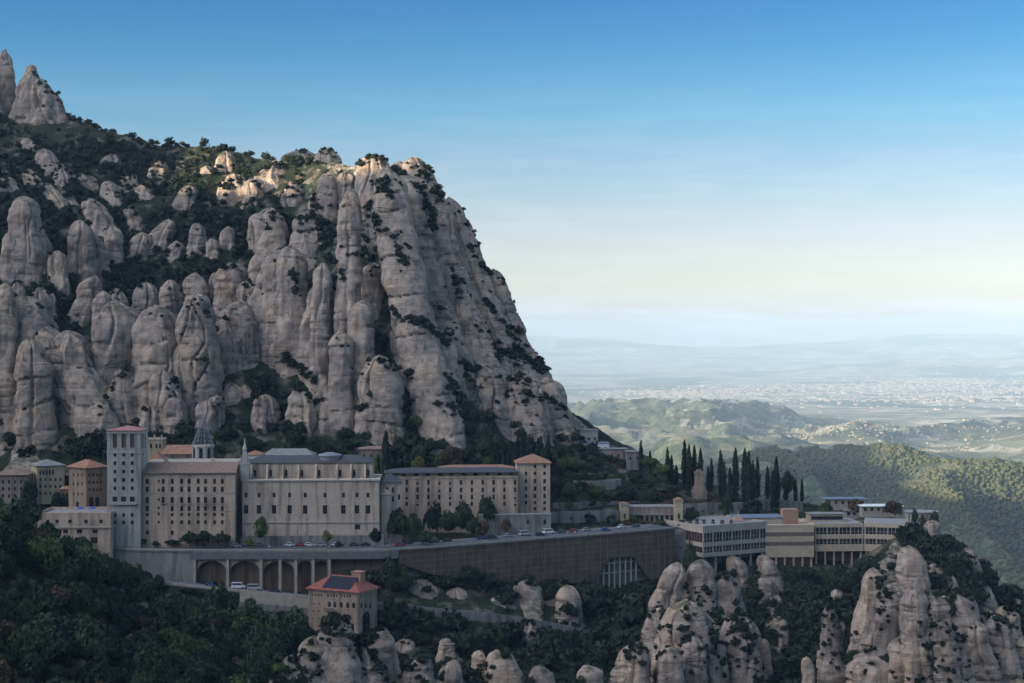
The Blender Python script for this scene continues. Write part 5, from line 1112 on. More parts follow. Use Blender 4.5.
mk = MB(); s = 4.0
while s < L_ - 6: sweep(s, s + 3.2, 8.4, 8.54, .024, .028, mb=mk); s += 8.0
sweep(2, L_ - 2, 2.7, 2.85, .024, .028, mb=mk); sweep(2, L_ - 2, 14.1, 14.25, .024, .028, mb=mk)
tag(mk.build('road_markings', M['white']), 'white painted road markings', kind='structure')
def railing(s0, s1, label):
    t = thing('edge_railing', label, 'railing', edge(s0)); O = edge(s0)
    mb = sweep(s0, s1, .1, .45, .155, .62); mb.v = [(x - O.x, y - O.y, z) for x, y, z in mb.v]; mb.build('kerb_wall', M['concrete'], t)
    mb = sweep(s0, s1, .2, .32, 1.12, 1.2); mb.v = [(x - O.x, y - O.y, z) for x, y, z in mb.v]; sweep_z = MB(); mb.build('handrail', M['steel'], t)
    mb = sweep(s0, s1, .22, .30, .84, .89); mb.v = [(x - O.x, y - O.y, z) for x, y, z in mb.v]; mb.build('handrail', M['steel'], t)
    n = int((s1 - s0) / 3.0); me = MB().box(-.06, .06, -.06, .06, .62, 1.12).mesh('post', M['steel'])
    for i in range(n + 1): link('post', me, t, edge(s0 + (s1 - s0) * i / n, .26) - O)
railing(1, s_of(388), 'grey steel railing on a low kerb wall above the arches')
railing(s_of(390), L_, 'grey steel railing on a low kerb wall above the brown netted wall')
# arched retaining wall below the plaza
s0, s1 = s_of(196), s_of(398); O = edge(s0); t = thing('arcade_wall', 'pale retaining arcade of brick arches between slim piers below the plaza', 'wall', O)
def loc(mb): mb.v = [(x - O.x, y - O.y, z) for x, y, z in mb.v]; return mb
loc(sweep(s0 - 2, s1, -.35, .8, -3.3, -.45)).build('deck_beam', M['deck'], t)
loc(sweep(s0 - 2, s1, 3.4, 4.0, -17, -1.7)).build('back_wall', M['brick'], t)
for px in (194.5, 227.5, 261, 280, 295.8, 313, 329.2):
    s = s_of(px); mb = sweep(s - .55, s + .55, -.2, 1.0, -16.5, -1.7); loc(mb).build('pier', M['concrete'], t)
for a, b_ in ((196, 226.5), (229, 260), (262, 295), (297, 312), (314.5, 328)):
    sa, sb = s_of(a) + .3, s_of(b_) - .3; n = 12; mb = MB(); w = (sb - sa) / 2; sm = (sa + sb) / 2; hz = -3.5; rise = min(w * .72, 5.2)
    for i in range(n):
        t0, t1 = math.pi * i / n, math.pi * (i + 1) / n
        for o in (1.2,):
            P0, P1 = edge(sm - w * math.cos(t0), o), edge(sm - w * math.cos(t1), o); z0, z1 = hz - rise - .6 + rise * math.sin(t0), hz - rise - .6 + rise * math.sin(t1)
            Q0, Q1 = edge(sm - w * math.cos(t0), o + 2.15), edge(sm - w * math.cos(t1), o + 2.15)
            mb.poly([(P0.x, P0.y, z0), (P1.x, P1.y, z1), (P1.x, P1.y, -3.31), (P0.x, P0.y, -3.31)], 0); mb.poly([(P0.x, P0.y, z0), (Q0.x, Q0.y, z0), (Q1.x, Q1.y, z1), (P1.x, P1.y, z1)], 1)
    loc(mb).build('arch', [M['stone_cream'], M['brick']], t)
s0 = s_of(100); O = edge(s0); t = thing('plaza_wall', 'plain grey retaining wall below the plaza, left of the arches', 'wall', O)
loc(sweep(s0, s_of(193), -.2, 1.0, -15, -.62)).build('wall', M['stone_grey'], t); loc(sweep(s0, s_of(193), -.45, 1.1, -.61, -.05)).build('coping', M['deck'], t)
# netted wall
s0, s1 = s_of(398.5), s_of(675); O = edge(s0); t = thing('netted_wall', 'long brown netted retaining wall with upright ribs below the road', 'wall', O)
def bot(px): return float(np.interp(px, [398, 430, 480, 560, 596, 603, 612, 634, 640, 650, 684], [563, 574, 581, 584, 582, 566, 558, 557, 566, 580, 572]))
mb = MB(); rs = []
for i in range(90):
    s = s0 + (s1 - s0) * i / 89; a, b_ = edge(s, .0), edge(s, .5); px = CX + F * a.x / a.y; z = min(zat(bot(px), a.y), -2)
    rs.append([(a.x, a.y, z), (b_.x, b_.y, z), (b_.x, b_.y, -.5), (a.x, a.y, -.5)])
loc(mb.rings(rs)).build('netting', M['netting'], t)
loc(sweep(s0, s1, -.5, .6, -.495, .14)).build('deck_beam', M['deck'], t)
s = s0 + 1; k = 0
while s < s1 - 1:
    a = edge(s, -.15); px = CX + F * a.x / a.y; z = min(zat(bot(px), a.y), -2)
    MB().box(-.09, .09, -.1, .13, z, -.5).build('rib', M['rib'], t, (a.x - O.x, a.y - O.y, 0)); s += 3.4
for z in (-2.6, -4.8, -7.0, -9.2, -11.4, -13.6):
    mb = MB(); run = []
    def flush(run, mb=mb):
        if len(run) > 1: mb.rings(run)
    for i in range(90):
        s = s0 + (s1 - s0) * i / 89; a, b_ = edge(s, -.09), edge(s, -.01); px = CX + F * a.x / a.y
        if min(zat(bot(px), a.y), -2) < z - .3: run.append([(a.x, a.y, z - .06), (b_.x, b_.y, z - .06), (b_.x, b_.y, z + .06), (a.x, a.y, z + .06)])
        else: flush(run); run = []
    flush(run)
    if mb.v: loc(mb).build('cross_rail', M['rib'], t)
O2 = edge(s_of(598)); t2 = thing('undercroft', 'dark opening with white posts and beams under the right end of the netted wall', 'structure', O2)
O = O2
loc(sweep(s_of(592), s_of(645), 3.5, 4.0, -24, -.7)).build('back_wall', M['stone_grey'], t2)
for px in (599, 605, 610.5, 616, 621.5, 627, 632.5, 637.5): a = edge(s_of(px), 1.2); MB().box(-.3, .3, -.3, .3, -23, -.7).build('post', M['concrete'], t2, (a.x - O.x, a.y - O.y, 0))
for z in (-8.5, -12.5, -16.5): loc(sweep(s_of(597), s_of(641), 1.0, 1.5, z - .2, z + .2)).build('beam', M['concrete'], t2)
# lower road, its white wall, and the rack railway
def ribbon(pts, w, z0, z1, mb=None, off=0.0, n=6):
    """a strip through (px, Y, z) points, w metres deep from front to back"""
    P_ = [Vector((xat(a, y), y, z)) for a, y, z in pts]; mb = mb or MB(); rs = []
    for i, q in enumerate(P_):
        d = (P_[min(i + 1, len(P_) - 1)] - P_[max(i - 1, 0)]); d.z = 0; d.normalize(); nn = Vector((-d.y, d.x, 0)); a, b_ = q + nn * off, q + nn * (off + w)
        rs.append([(a.x, a.y, q.z + z0), (b_.x, b_.y, q.z + z0), (b_.x, b_.y, q.z + z1), (a.x, a.y, q.z + z1)])
    return mb.rings(rs)
LR = [(88, 590, -2.6), (110, 581, -5.0), (135, 576, -8.0), (165, 573.5, -10.4), (200, 572.5, -11.6), (240, 572, -12.9), (280, 572, -14.4), (312, 572, -15.7), (345, 574, -17.2), (372, 575.5, -18.4)]
tag(ribbon(LR, 7.5, -.8, 0).build('road', M['asphalt']), 'narrow lower road sloping down below the arches', kind='structure')
tag(ribbon(LR[2:8], .4, -.3, .75, off=-.42).build('road_parapet', M['concrete']), 'white parapet along the lower road', 'wall')
tag(ribbon(LR[5:8], .6, -4.2, -.31, off=-.6).build('white_wall', M['concrete']), 'white supporting wall under the lower road', 'wall')
tag(ribbon([(228, 571.5, -16.5), (262, 571, -17.2), (312, 571, -19.0)], 1.2, -6, 0, off=-1.3).build('rubble_wall', M['stone_grey']), 'rough rubble wall at the foot of the white road wall', 'wall')
TR = [(374, 573, -17.6), (400, 574, -18.8), (440, 576.5, -20.8), (480, 579, -22.4), (520, 582.5, -25.0), (560, 587.5, -28.4), (594, 593, -32.2)]
t = thing('rack_railway', 'single rack railway track on a pale walled ledge across the gorge', 'railway track', (xat(374, 574), 574, -18))
O = Vector((xat(374, 574), 574, 0)); O3 = Vector((xat(374, 574), 574, -18))
def loc3(mb): mb.v = [(x - O3.x, y - O3.y, z - O3.z) for x, y, z in mb.v]; return mb
loc3(ribbon(TR, 4.2, -1.0, 0)).build('track_bed', M['asphalt'], t); loc3(ribbon(TR, .5, -3.0, .45, off=-.52)).build('edge_wall', M['stone_grey'], t)
for o in (1.2, 2.4): loc3(ribbon(TR, .1, .01, .18, off=o)).build('rail', M['steel'], t)
# lamps along the road
def lamp(px, off, label):
    a = edge(s_of(px), off); t = thing('street_lamp', label, 'street lamp', (a.x, a.y, .15), 0, 'street lamps along the terrace road')
    MB().lathe([(.16, 0), (.16, .5), (.08, .6), (.06, 5.2)], 8).build('pole', M['steel'], t); MB().bar((0, 0, 5.1), (0, 1.3, 5.5), .05).build('arm', M['steel'], t); MB().box(-.16, .16, .9, 1.7, 5.42, 5.56).build('lamp_head', M['concrete'], t)
for px, near in ((210, 'above the second arch pier'), (255, 'above the third arch'), (300, 'above the fourth arch'), (345, 'above the arches opposite the church'), (392, 'where the arches meet the netted wall'), (435, 'opposite the big garden trees'), (478, 'opposite the left part of the residence'), (520, 'opposite the end tower'), (566, 'opposite the terrace walls'), (612, 'above the white posts of the undercroft'), (655, 'near the gallery')):
    lamp(px, 1.2, 'slim grey street lamp at the railing ' + near)
# ---------------------------------------------------------------- vehicles and people
def car_meshes(kind, paint):
    """body, window, wheel meshes; x is the length"""
    if kind == 'car': L2, Wd, H0, H1, cab = 2.1, .86, .78, 1.45, (-1.5, -1.0, .55, 1.15)
    elif kind == 'van': L2, Wd, H0, H1, cab = 2.6, .98, 1.1, 2.2, (-2.5, -2.45, 1.2, 1.95)
    else: L2, Wd, H0, H1, cab = 5.8, 1.25, 1.3, 3.2, (-5.7, -5.65, 5.5, 5.75)
    mb = MB(); w = Wd; lo = .28
    mb.rings([[(x, -w * k, z0), (x, w * k, z0), (x, w * k, z1), (x, -w * k, z1)] for x, k, z0, z1 in ((-L2, .86, lo + .15, H0 - .12), (-L2 + .15, .98, lo, H0 - .02), (-L2 * .4, 1, lo, H0), (L2 * .45, 1, lo, H0 - .02), (L2 - .2, .97, lo, H0 - .14), (L2, .84, lo + .12, H0 - .3))])
    a, b_, c, d = cab; mb.hexa([(a, -w * .95, H0 - .03), (d, -w * .95, H0 - .03), (d, w * .95, H0 - .03), (a, w * .95, H0 - .03), (b_, -w * .80, H1), (c, -w * .80, H1), (c, w * .80, H1), (b_, w * .80, H1)])
    win = MB(); zt, zb = H0 + (H1 - H0) * .82, H0 + (H1 - H0) * .18
    def lerp(f): return a + (b_ - a) * f + .08, d + (c - d) * f - .08, w * (.95 - .15 * f) + .012
    f0, f1 = .16, .84; xa0, xb0, w0 = lerp(f0); xa1, xb1, w1 = lerp(f1)
    for sg in (-1, 1): win.poly([(xa0 + .1, sg * w0, zb), (xb0 - .1, sg * w0, zb), (xb1 - .1, sg * w1, zt), (xa1 + .1, sg * w1, zt)])
    win.poly([(xb0 + .09, -w0 * .88, zb), (xb0 + .09, w0 * .88, zb), (xb1 + .095, w1 * .88, zt), (xb1 + .095, -w1 * .88, zt)]); win.poly([(xa0 - .09, -w0 * .88, zb), (xa0 - .09, w0 * .88, zb), (xa1 - .095, w1 * .88, zt), (xa1 - .095, -w1 * .88, zt)])
    r = .32 if kind != 'bus' else .48
    wh = MB().rings([[(rr * math.cos(2 * math.pi * i / 14), y, rr * math.sin(2 * math.pi * i / 14)) for i in range(14)] for rr, y in ((r * .9, -.12), (r, -.08), (r, .08), (r * .9, .12))])
    return mb.mesh('body', paint, False), win.mesh('window', M['glass']), wh.mesh('wheel', M['rubber']), L2, Wd, r
CAR = {}
PAINT = dict(white=(.70, .70, .69), silver=(.38, .39, .40), black=(.02, .02, .022), red=(.36, .03, .03), blue=(.04, .09, .26), teal=(.05, .20, .22), grey=(.13, .135, .14), dark=(.05, .055, .065))
def car(kind, colour, pos, rot, label, group='vehicles on the terrace and lower road'):
    key = (kind, colour)
    if key not in CAR: CAR[key] = car_meshes(kind, car_paint('paint_' + colour, PAINT[colour]))
    bd, wn, wh, L2, Wd, r = CAR[key]; t = thing({'car': 'parked_car', 'van': 'delivery_van', 'bus': 'coach'}[kind], label, kind if kind != 'bus' else 'coach', pos, rot, group)
    link('body', bd, t); link('window', wn, t)
    for sx in (-.62, .62):
        for sy in (-1, 1): link('wheel', wh, t, (sx * L2, sy * (Wd - .1), r))
    return t
def on_road(px, off, z=.03):
    s = s_of(px); a, b_ = edge(s, off), edge(min(s + 3, L_ - .1), off); return (a.x, a.y, z), math.atan2(b_.y - a.y, b_.x - a.x)
CARS = [('car', 'white', 285, 12.6, 'white car parked below the middle of the church'), ('car', 'white', 306, 12.8, 'white car parked right of centre below the church'), ('car', 'teal', 241, 12.4, 'teal car parked by the corner of monastery and church'),
        ('car', 'silver', 318, 12.7, 'silver car parked beside the right hand white car'), ('car', 'red', 296, 12.6, 'red car between the two white cars'), ('car', 'grey', 254, 12.5, 'dark grey car just right of the teal car'), ('car', 'dark', 352, 12.6, 'dark car parked below the right end of the church'),
        ('van', 'silver', 541, 12.8, 'silver van parked below the end tower'), ('car', 'silver', 524, 12.8, 'silver car parked left of the silver van below the end tower'), ('car', 'blue', 497, 12.8, 'blue car parked below the garden trees'), ('car', 'dark', 508, 12.9, 'dark car parked beside the blue car'),
        ('van', 'white', 565, 12.8, 'white van parked below the terrace walls'), ('car', 'red', 590, 12.9, 'red car parked left of the gallery'), ('car', 'silver', 603, 12.9, 'silver car parked next to the red car near the gallery'), ('car', 'black', 462, 12.9, 'black car parked under the garden trees'), ('car', 'white', 640, 12.6, 'white car parked in front of the gallery'),
        ('car', 'dark', 420, 12.8, 'dark car parked beside the apse trees'), ('car', 'grey', 165, 12.4, 'grey car parked below the left part of the monastery'), ('car', 'white', 334, 12.7, 'white car parked beside the low dark bush in front of the church'), ('car', 'black', 364, 12.6, 'black car parked left of the grey green tree at the church end'), ('van', 'dark', 448, 12.8, 'dark van parked below the middle garden tree'), ('car', 'silver', 232, 9.5, 'silver car driving past the corner of the monastery'), ('car', 'red', 408, 9.2, 'red car driving past the apse'), ('car', 'black', 552, 9.2, 'black car driving past the end tower'), ('car', 'blue', 618, 9.3, 'blue car driving towards the gallery'), ('car', 'dark', 654, 12.6, 'dark car parked before the gallery openings'), ('car', 'grey', 578, 12.9, 'grey car parked between the white van and the red car')]
for kd, col, px, off, lab in CARS: q, r_ = on_road(px, off); car(kd, col, q, r_, lab)
def on_low(px, off):
    y, z = np.interp(px, [a for a, _, _ in LR], [c[1] for c in LR]), np.interp(px, [a for a, _, _ in LR], [c[2] for c in LR]); return (xat(px, y), y + off, z + .02)
for kd, col, px, off, lab in (('van', 'white', 236, 5.4, 'white van parked under the second arch on the lower road'), ('van', 'silver', 252, 5.4, 'silver van parked right beside the white van under the arches'), ('car', 'blue', 208, 5.6, 'blue car parked under the first arch on the lower road'), ('car', 'dark', 273, 5.6, 'dark car parked under the third arch on the lower road')): car(kd, col, on_low(px, off), R(-2), lab)
car('car', 'dark', (xat(33, 618), 618, height(xat(33, 618), 618) + .05), R(10), 'dark car parked beside the yellow house above the trees')
car('car', 'white', (xat(42, 622), 622, height(xat(42, 622), 622) + .05), R(20), 'white car parked in front of the yellow house')
def person_meshes():
    """one walking figure grown from a skeleton, coloured by garment"""
    J = [(0, 0, .95), (0, 0, 1.2), (0, 0, 1.42), (0, .02, 1.55), (0, .03, 1.68), (-.19, 0, 1.38), (-.25, -.08, 1.12), (-.24, .06, .92), (.19, 0, 1.38), (.25, .10, 1.12), (.24, .20, .94), (-.10, 0, .88), (-.11, .16, .48), (-.11, .10, .06), (-.11, .24, .03), (.10, 0, .88), (.11, -.06, .48), (.11, -.26, .10), (.11, -.14, .03)]
    Eg = [(0, 1), (1, 2), (2, 3), (3, 4), (2, 5), (5, 6), (6, 7), (2, 8), (8, 9), (9, 10), (0, 11), (11, 12), (12, 13), (13, 14), (0, 15), (15, 16), (16, 17), (17, 18)]
    Rd = [.15, .15, .16, .06, .11, .075, .055, .04, .075, .055, .04, .105, .07, .05, .045, .105, .07, .05, .045]
    me = bpy.data.meshes.new('person_skeleton'); me.from_pydata(J, Eg, []); ob = bpy.data.objects.new('person_skeleton', me); COL.objects.link(ob)
    sk = ob.modifiers.new('skin', 'SKIN')
    for v, r in zip(me.skin_vertices[0].data, Rd): v.radius = (r, r * .8)
    me.skin_vertices[0].data[0].use_root = True
    ss = ob.modifiers.new('sub', 'SUBSURF'); ss.levels = 1; ss.render_levels = 1
    dg = bpy.context.evaluated_depsgraph_get(); base = bpy.data.meshes.new_from_object(ob.evaluated_get(dg)); bpy.data.objects.remove(ob); out = []
    for top, leg in (('cloth_dark', 'cloth_blue'), ('cloth_red', 'cloth_dark'), ('white', 'cloth_dark'), ('cloth_blue', 'frame')):
        m = base.copy(); m.materials.clear()
        for k in ('skin', top, leg, 'frame'): m.materials.append(M[k])
        for f in m.polygons: z = f.center.z; f.material_index = 3 if z > 1.72 or z < .07 else (0 if z > 1.5 or (abs(f.center.x) > .2 and z < .98) else (1 if z > .93 else 2)); f.use_smooth = True
        out.append(m)
    return out
PM = person_meshes()
for i, (px, off, lab) in enumerate(((200, 4.0, 'person in dark jacket walking by the railing above the first arch'), (222, 6.5, 'person in red top crossing the road below the monastery trees'), (268, 3.2, 'person in white top leaning near the railing left of the white cars'), (330, 5.0, 'person in blue top walking on the road below the church skylight'), (375, 3.4, 'person in dark jacket by the railing at the right end of the church'), (446, 4.2, 'person in red top walking along the railing below the residence'), (580, 4.0, 'person in white top on the road left of the gallery'), (150, 8.0, 'person in blue top standing on the plaza below the square tower'))):
    q, r_ = on_road(px, off, .03 if off > 2.4 else .15); tag(link('person', PM[[0, 1, 2, 3, 0, 1, 2, 3][i]], None, q, r_ + i), lab, 'person', 'people on the terrace road')
# white parasols and blue awnings
def parasol(pos, mat, label, r=2.0):
    t = thing('parasol', label, 'parasol', pos, 0, 'parasols and stalls on the terrace'); MB().lathe([(.25, 0), (.25, .1), (.04, .12), (.04, 2.6)], 8).build('pole', M['steel'], t); MB().lathe([(r, 2.05), (r * .98, 2.2), (.08, 2.85), (.02, 2.9)], 8).build('canopy', M[mat], t)
for px, lab in ((281, 'white parasol behind the left white car'), (303, 'white parasol behind the right white car'), (309, 'white parasol just right of the other white parasol')):
    q, r_ = on_road(px, 16.2, .16); parasol(q, 'white', lab)
for i, (px, lab) in enumerate(((81, 'blue parasol on the terrace block, left one'), (92, 'blue parasol on the terrace block beside the square tower'))): parasol((xat(px, 588), 588, zat(515, 585) + .06), 'cloth_blue', lab, 1.7)

# ---------------------------------------------------------------- single trees
def gz(x, Y): return max(height(x, Y), -60)
def tree_at(name, kind, mat, px, pyb, Y, wpx, hpx, label, group, cat='tree', on_plaza=False):
    """a tree whose foot shows at (px, pyb): wpx, hpx its width and height in pixels"""
    x = xat(px, Y); z = .1 if on_plaza else min(gz(x, Y), zat(pyb, Y) + 4); s = Y / F
    top = zat(pyb - hpx, Y); h = max(top - z, 2.0); r = wpx * s / 2
    if kind == 'cypress':
        o = plant(name, kind, mat, (x, Y, z - .3), h * 1.02, label, cat, group); o.scale = (min(1.9, max(.55, r / (h * .135))),) * 2 + (1,); return o
    tops = {'oak': 1.55, 'pine': .85, 'loose': 2.3, 'shrub': 1.25}[kind]
    tr = {'oak': .5, 'pine': 2.2, 'loose': .6, 'shrub': .2}[kind]
    hs = max(.45, (h / r - tr * .55) / tops); return plant(name, kind, mat, (x, Y, z - .2), r, label, cat, group, hs=hs, trunk=tr)
GP = 'trees on the plaza'
for kd, mat, px, pyb, Y, w, h, lab in (('oak', 'oak', 116, 551, 597, 23, 18, 'round dark plaza tree at the foot of the square tower'), ('oak', 'lush', 141, 549, 595, 17, 13, 'small fresh green tree between square tower and monastery wing'), ('oak', 'oak', 156, 549, 595, 10, 9, 'tiny bushy tree at the foot of the monastery wing'),
    ('oak', 'oak', 172, 549, 594, 15, 11, 'small round tree under the monastery windows, left of the tree row'), ('oak', 'oak', 190, 549, 594, 22, 18, 'leftmost dark tree of the row in front of the monastery'), ('oak', 'oak', 204, 549, 594, 24, 20, 'tallest middle tree of the dark row in front of the monastery'), ('oak', 'oak', 221, 549, 594, 24, 17, 'rightmost dark tree of the row in front of the monastery'),
    ('loose', 'lush', 261.5, 547, 595, 19, 32, 'tall slender tree in front of the left end of the church'), ('shrub', 'yellow', 250, 546, 594, 15, 10, 'yellowish bush at the foot of the tall slender tree'), ('loose', 'yellow', 327.5, 546, 594, 14, 17, 'yellow green young tree in front of the church'), ('oak', 'oak', 375, 545, 594, 15, 19, 'grey green round tree at the right end of the church'), ('shrub', 'oak', 339, 546, 594, 10, 6, 'low dark bush right of the yellow green young tree'),
    ('oak', 'oak', 83, 556, 581, 19, 20, 'round tree in front of the terrace block, nearest the square tower'), ('oak', 'lush', 67, 556, 581, 16, 15, 'lighter round tree in front of the terrace block')):
    tree_at('plaza_tree', kd, mat, px, pyb, Y, w, h, lab, GP, on_plaza=True)
for px, pyb, w, h, lab in ((104, 584, 21, 26, 'dark oak at the upper end of the lower road, nearest the terrace block'), (115, 584, 20, 28, 'dark oak in front of the grey plaza wall, left one of two'), (126, 585, 21, 26, 'dark oak in front of the grey plaza wall, right one of two'), (137, 586, 19, 23, 'smaller dark oak beside the lower road below the square tower'), (147, 587, 17, 19, 'dark oak beside the lower road between square tower and monastery'), (159, 588, 15, 15, 'lowest dark oak beside the lower road, under the left end of the monastery')): tree_at('roadside_tree', 'oak', 'oak', px, pyb, 571, w, h, lab, 'oaks beside the lower road')
for px, pyb, w, h, lab in ((352, 583, 20, 20, 'dark tree covering the right end of the arches, above the station roof'), (390, 582, 24, 28, 'large dark tree where the arches meet the netted wall'), (402, 584, 18, 18, 'dark tree at the left foot of the netted wall'), (470, 583, 26, 20, 'broad dark tree at the foot of the netted wall'), (528, 586, 18, 14, 'dark bushy tree below the middle of the netted wall')): tree_at('roadside_tree', 'oak', 'oak', px, pyb, 584 if px < 420 else (600 if px < 500 else 614), w, h, lab, 'trees at the foot of the walls')
GP = 'garden trees below the residence'
for kd, mat, px, pyb, Y, w, h, lab in (('oak', 'oak', 398, 543, 612, 26, 39, 'big dark tree in front of the apse'), ('oak', 'oak', 414, 543, 611, 24, 32, 'dark tree just right of the big apse tree'), ('oak', 'oak', 433, 534, 628, 26, 34, 'large dark round tree below the left half of the residence'), ('oak', 'oak', 449, 534, 626, 24, 27, 'dark tree in the middle of the group below the residence'), ('oak', 'oak', 464, 532, 630, 24, 33, 'dark round tree below the centre of the residence'),
    ('oak', 'oak', 488, 516, 640, 24, 23, 'round dark tree standing on the rubble wall below the residence'), ('oak', 'oak', 474, 534, 624, 20, 18, 'low spreading tree at the roadside below the residence'), ('oak', 'autumn', 483, 534, 622, 16, 15, 'brownish small tree by the road beside the rubble wall'), ('loose', 'autumn', 506, 531, 634, 12, 14, 'thin reddish tree in front of the rubble wall'), ('loose', 'autumn', 537, 529, 642, 11, 12, 'thin reddish tree below the end tower'),
    ('oak', 'oak', 425, 545, 604, 18, 16, 'bushy tree by the roadside below the apse trees')):
    tree_at('garden_tree', kd, mat, px, pyb, Y, w, h, lab, GP)
# cypresses
g_ = np.random.default_rng(71)
CYP = [(405 / 4, 0)]
cy = [(641, 441, 476), (650, 447, 478), (667.5, 446.5, 486), (671.5, 454, 487), (684.5, 442.5, 484), (689, 447, 484), (690.8, 451, 486), (694.3, 445, 470), (700.5, 448.5, 470), (705.5, 459, 488), (711.5, 457, 489), (720.5, 450, 488), (724, 462, 491), (735.5, 450, 482), (744.8, 451.5, 492), (748.8, 450, 492), (757.5, 457, 494), (763, 470, 495), (767.5, 464, 496), (776.2, 457, 500), (778.5, 472, 500), (790.5, 474, 500), (795.5, 478, 500), (802, 479, 500), (708, 466, 490), (715, 464, 490), (730, 466, 492), (740, 468, 493), (753, 464, 494), (680, 458, 486), (676, 463, 487), (661, 462, 484), (655, 460, 482), (698, 466, 488), (772, 470, 498), (786, 482, 501)]
cy = [q for i_, q in enumerate(cy) if i_ not in (6, 9, 17, 21, 25, 27, 29, 31, 33)]
for i, (px, t_, b_) in enumerate(cy):
    near = 'left of the stepped monument' if px < 690 else ('around the stepped monument' if px < 708 else ('between the monument and the round turret' if px < 766 else 'beside the round turret'))
    tree_at('cypress_tree', 'cypress', 'cypress', px, b_, 724 + g_.uniform(-6, 20) + (14 if px > 755 else 0), g_.uniform(3.6, 6.4), (b_ - t_) * g_.uniform(.86, 1.02), 'slim dark cypress on the garden ridge ' + near, 'cypresses ' + near)
tree_at('cypress_tree', 'cypress', 'cypress', 386, 477, 655, 6, 42, 'lone tall cypress between the church roof and the residence', 'cypresses by the church')
tree_at('cypress_tree', 'cypress', 'cypress', 395.3, 474, 660, 7, 22, 'short stout cypress right of the lone tall cypress', 'cypresses by the church')
for i in range(22):
    px = 494 + i * 2.5 + g_.uniform(-2, 2); h = g_.uniform(20, 34); tree_at('cypress_tree', 'cypress', 'cypress', px, 470 + g_.uniform(-4, 2), 690 + g_.uniform(-8, 16), 6.5, h, 'dark cypress in the long row behind the residence and its end tower', 'cypress row behind the residence')
for kd, mat, px, pyb, Y, w, h, lab in (('pine', 'lush', 649, 478, 722, 22, 22, 'umbrella pine with bright flat crown left of the cypresses'), ('pine', 'lush', 661.5, 482, 716, 20, 19, 'lower umbrella pine with bright rounded crown beside the path'), ('pine', 'oak', 788, 497, 748, 17, 26, 'umbrella pine right of the round turret')): tree_at('umbrella_pine', kd, mat, px, pyb, Y, w, h, lab, 'umbrella pines')
# woods on the slope behind the buildings
GP = 'trees on the slope behind the buildings'
for i in range(105):
    px = g_.uniform(395, 575) if i < 80 else g_.uniform(575, 640); f = g_.random(); Y = float(np.interp(px, [395, 560, 640], [676, 690, 712])) + f * float(np.interp(px, [395, 560, 640], [34, 48, 26])); x = xat(px, Y)
    r = g_.uniform(2.6, 4.4) if i < 80 else g_.uniform(1.6, 2.6); mt = 'oak' if g_.random() < .88 else 'lush'
    plant('slope_tree', 'oak', mt, (x, Y, gz(x, Y) - .3), r, ('dark evergreen tree on the wooded slope behind the residence' if px < 560 else 'dark evergreen tree on the wooded saddle behind the end tower') if mt == 'oak' else 'brighter green tree among the evergreens behind the residence and end tower', 'tree', ('evergreens behind the residence' if px < 560 else 'evergreens on the saddle') if mt == 'oak' else 'brighter trees behind the residence', hs=g_.uniform(.9, 1.4))
tree_at('slope_tree', 'oak', 'autumn', 451, 468, 686, 28, 26, 'large brown leaved tree behind the residence', GP); tree_at('slope_tree', 'loose', 'yellow', 418, 472, 676, 17, 20, 'yellow leaved tree behind the left end of the residence', GP); tree_at('slope_tree', 'oak', 'lush', 377, 471, 660, 20, 26, 'bright green tree beside the lone cypress', GP)
for i in range(90):
    px = g_.uniform(60, 395); Y = float(np.interp(px, [60, 240, 395], [655, 660, 668])) + g_.uniform(0, 30); x = xat(px, Y); r = g_.uniform(2.6, 4.6)
    plant('cliff_foot_tree', 'oak', 'oak', (x, Y, gz(x, Y) - .3), r, 'dark evergreen tree at the cliff foot behind the monastery', 'tree', 'evergreens at the cliff foot', hs=g_.uniform(.9, 1.3))
for px, pyb, Y, w, h, lab in ((29, 508, 627, 18, 32, 'tall dark ivy clad tree between pink and yellow houses'), (57, 508, 628, 16, 18, 'dark bushy tree in front of the yellow house'), (65, 506, 630, 14, 14, 'small dark tree by the annex of the yellow house')): tree_at('garden_tree', 'oak', 'oak', px, pyb, Y, w, h, lab, 'trees by the left hand houses')
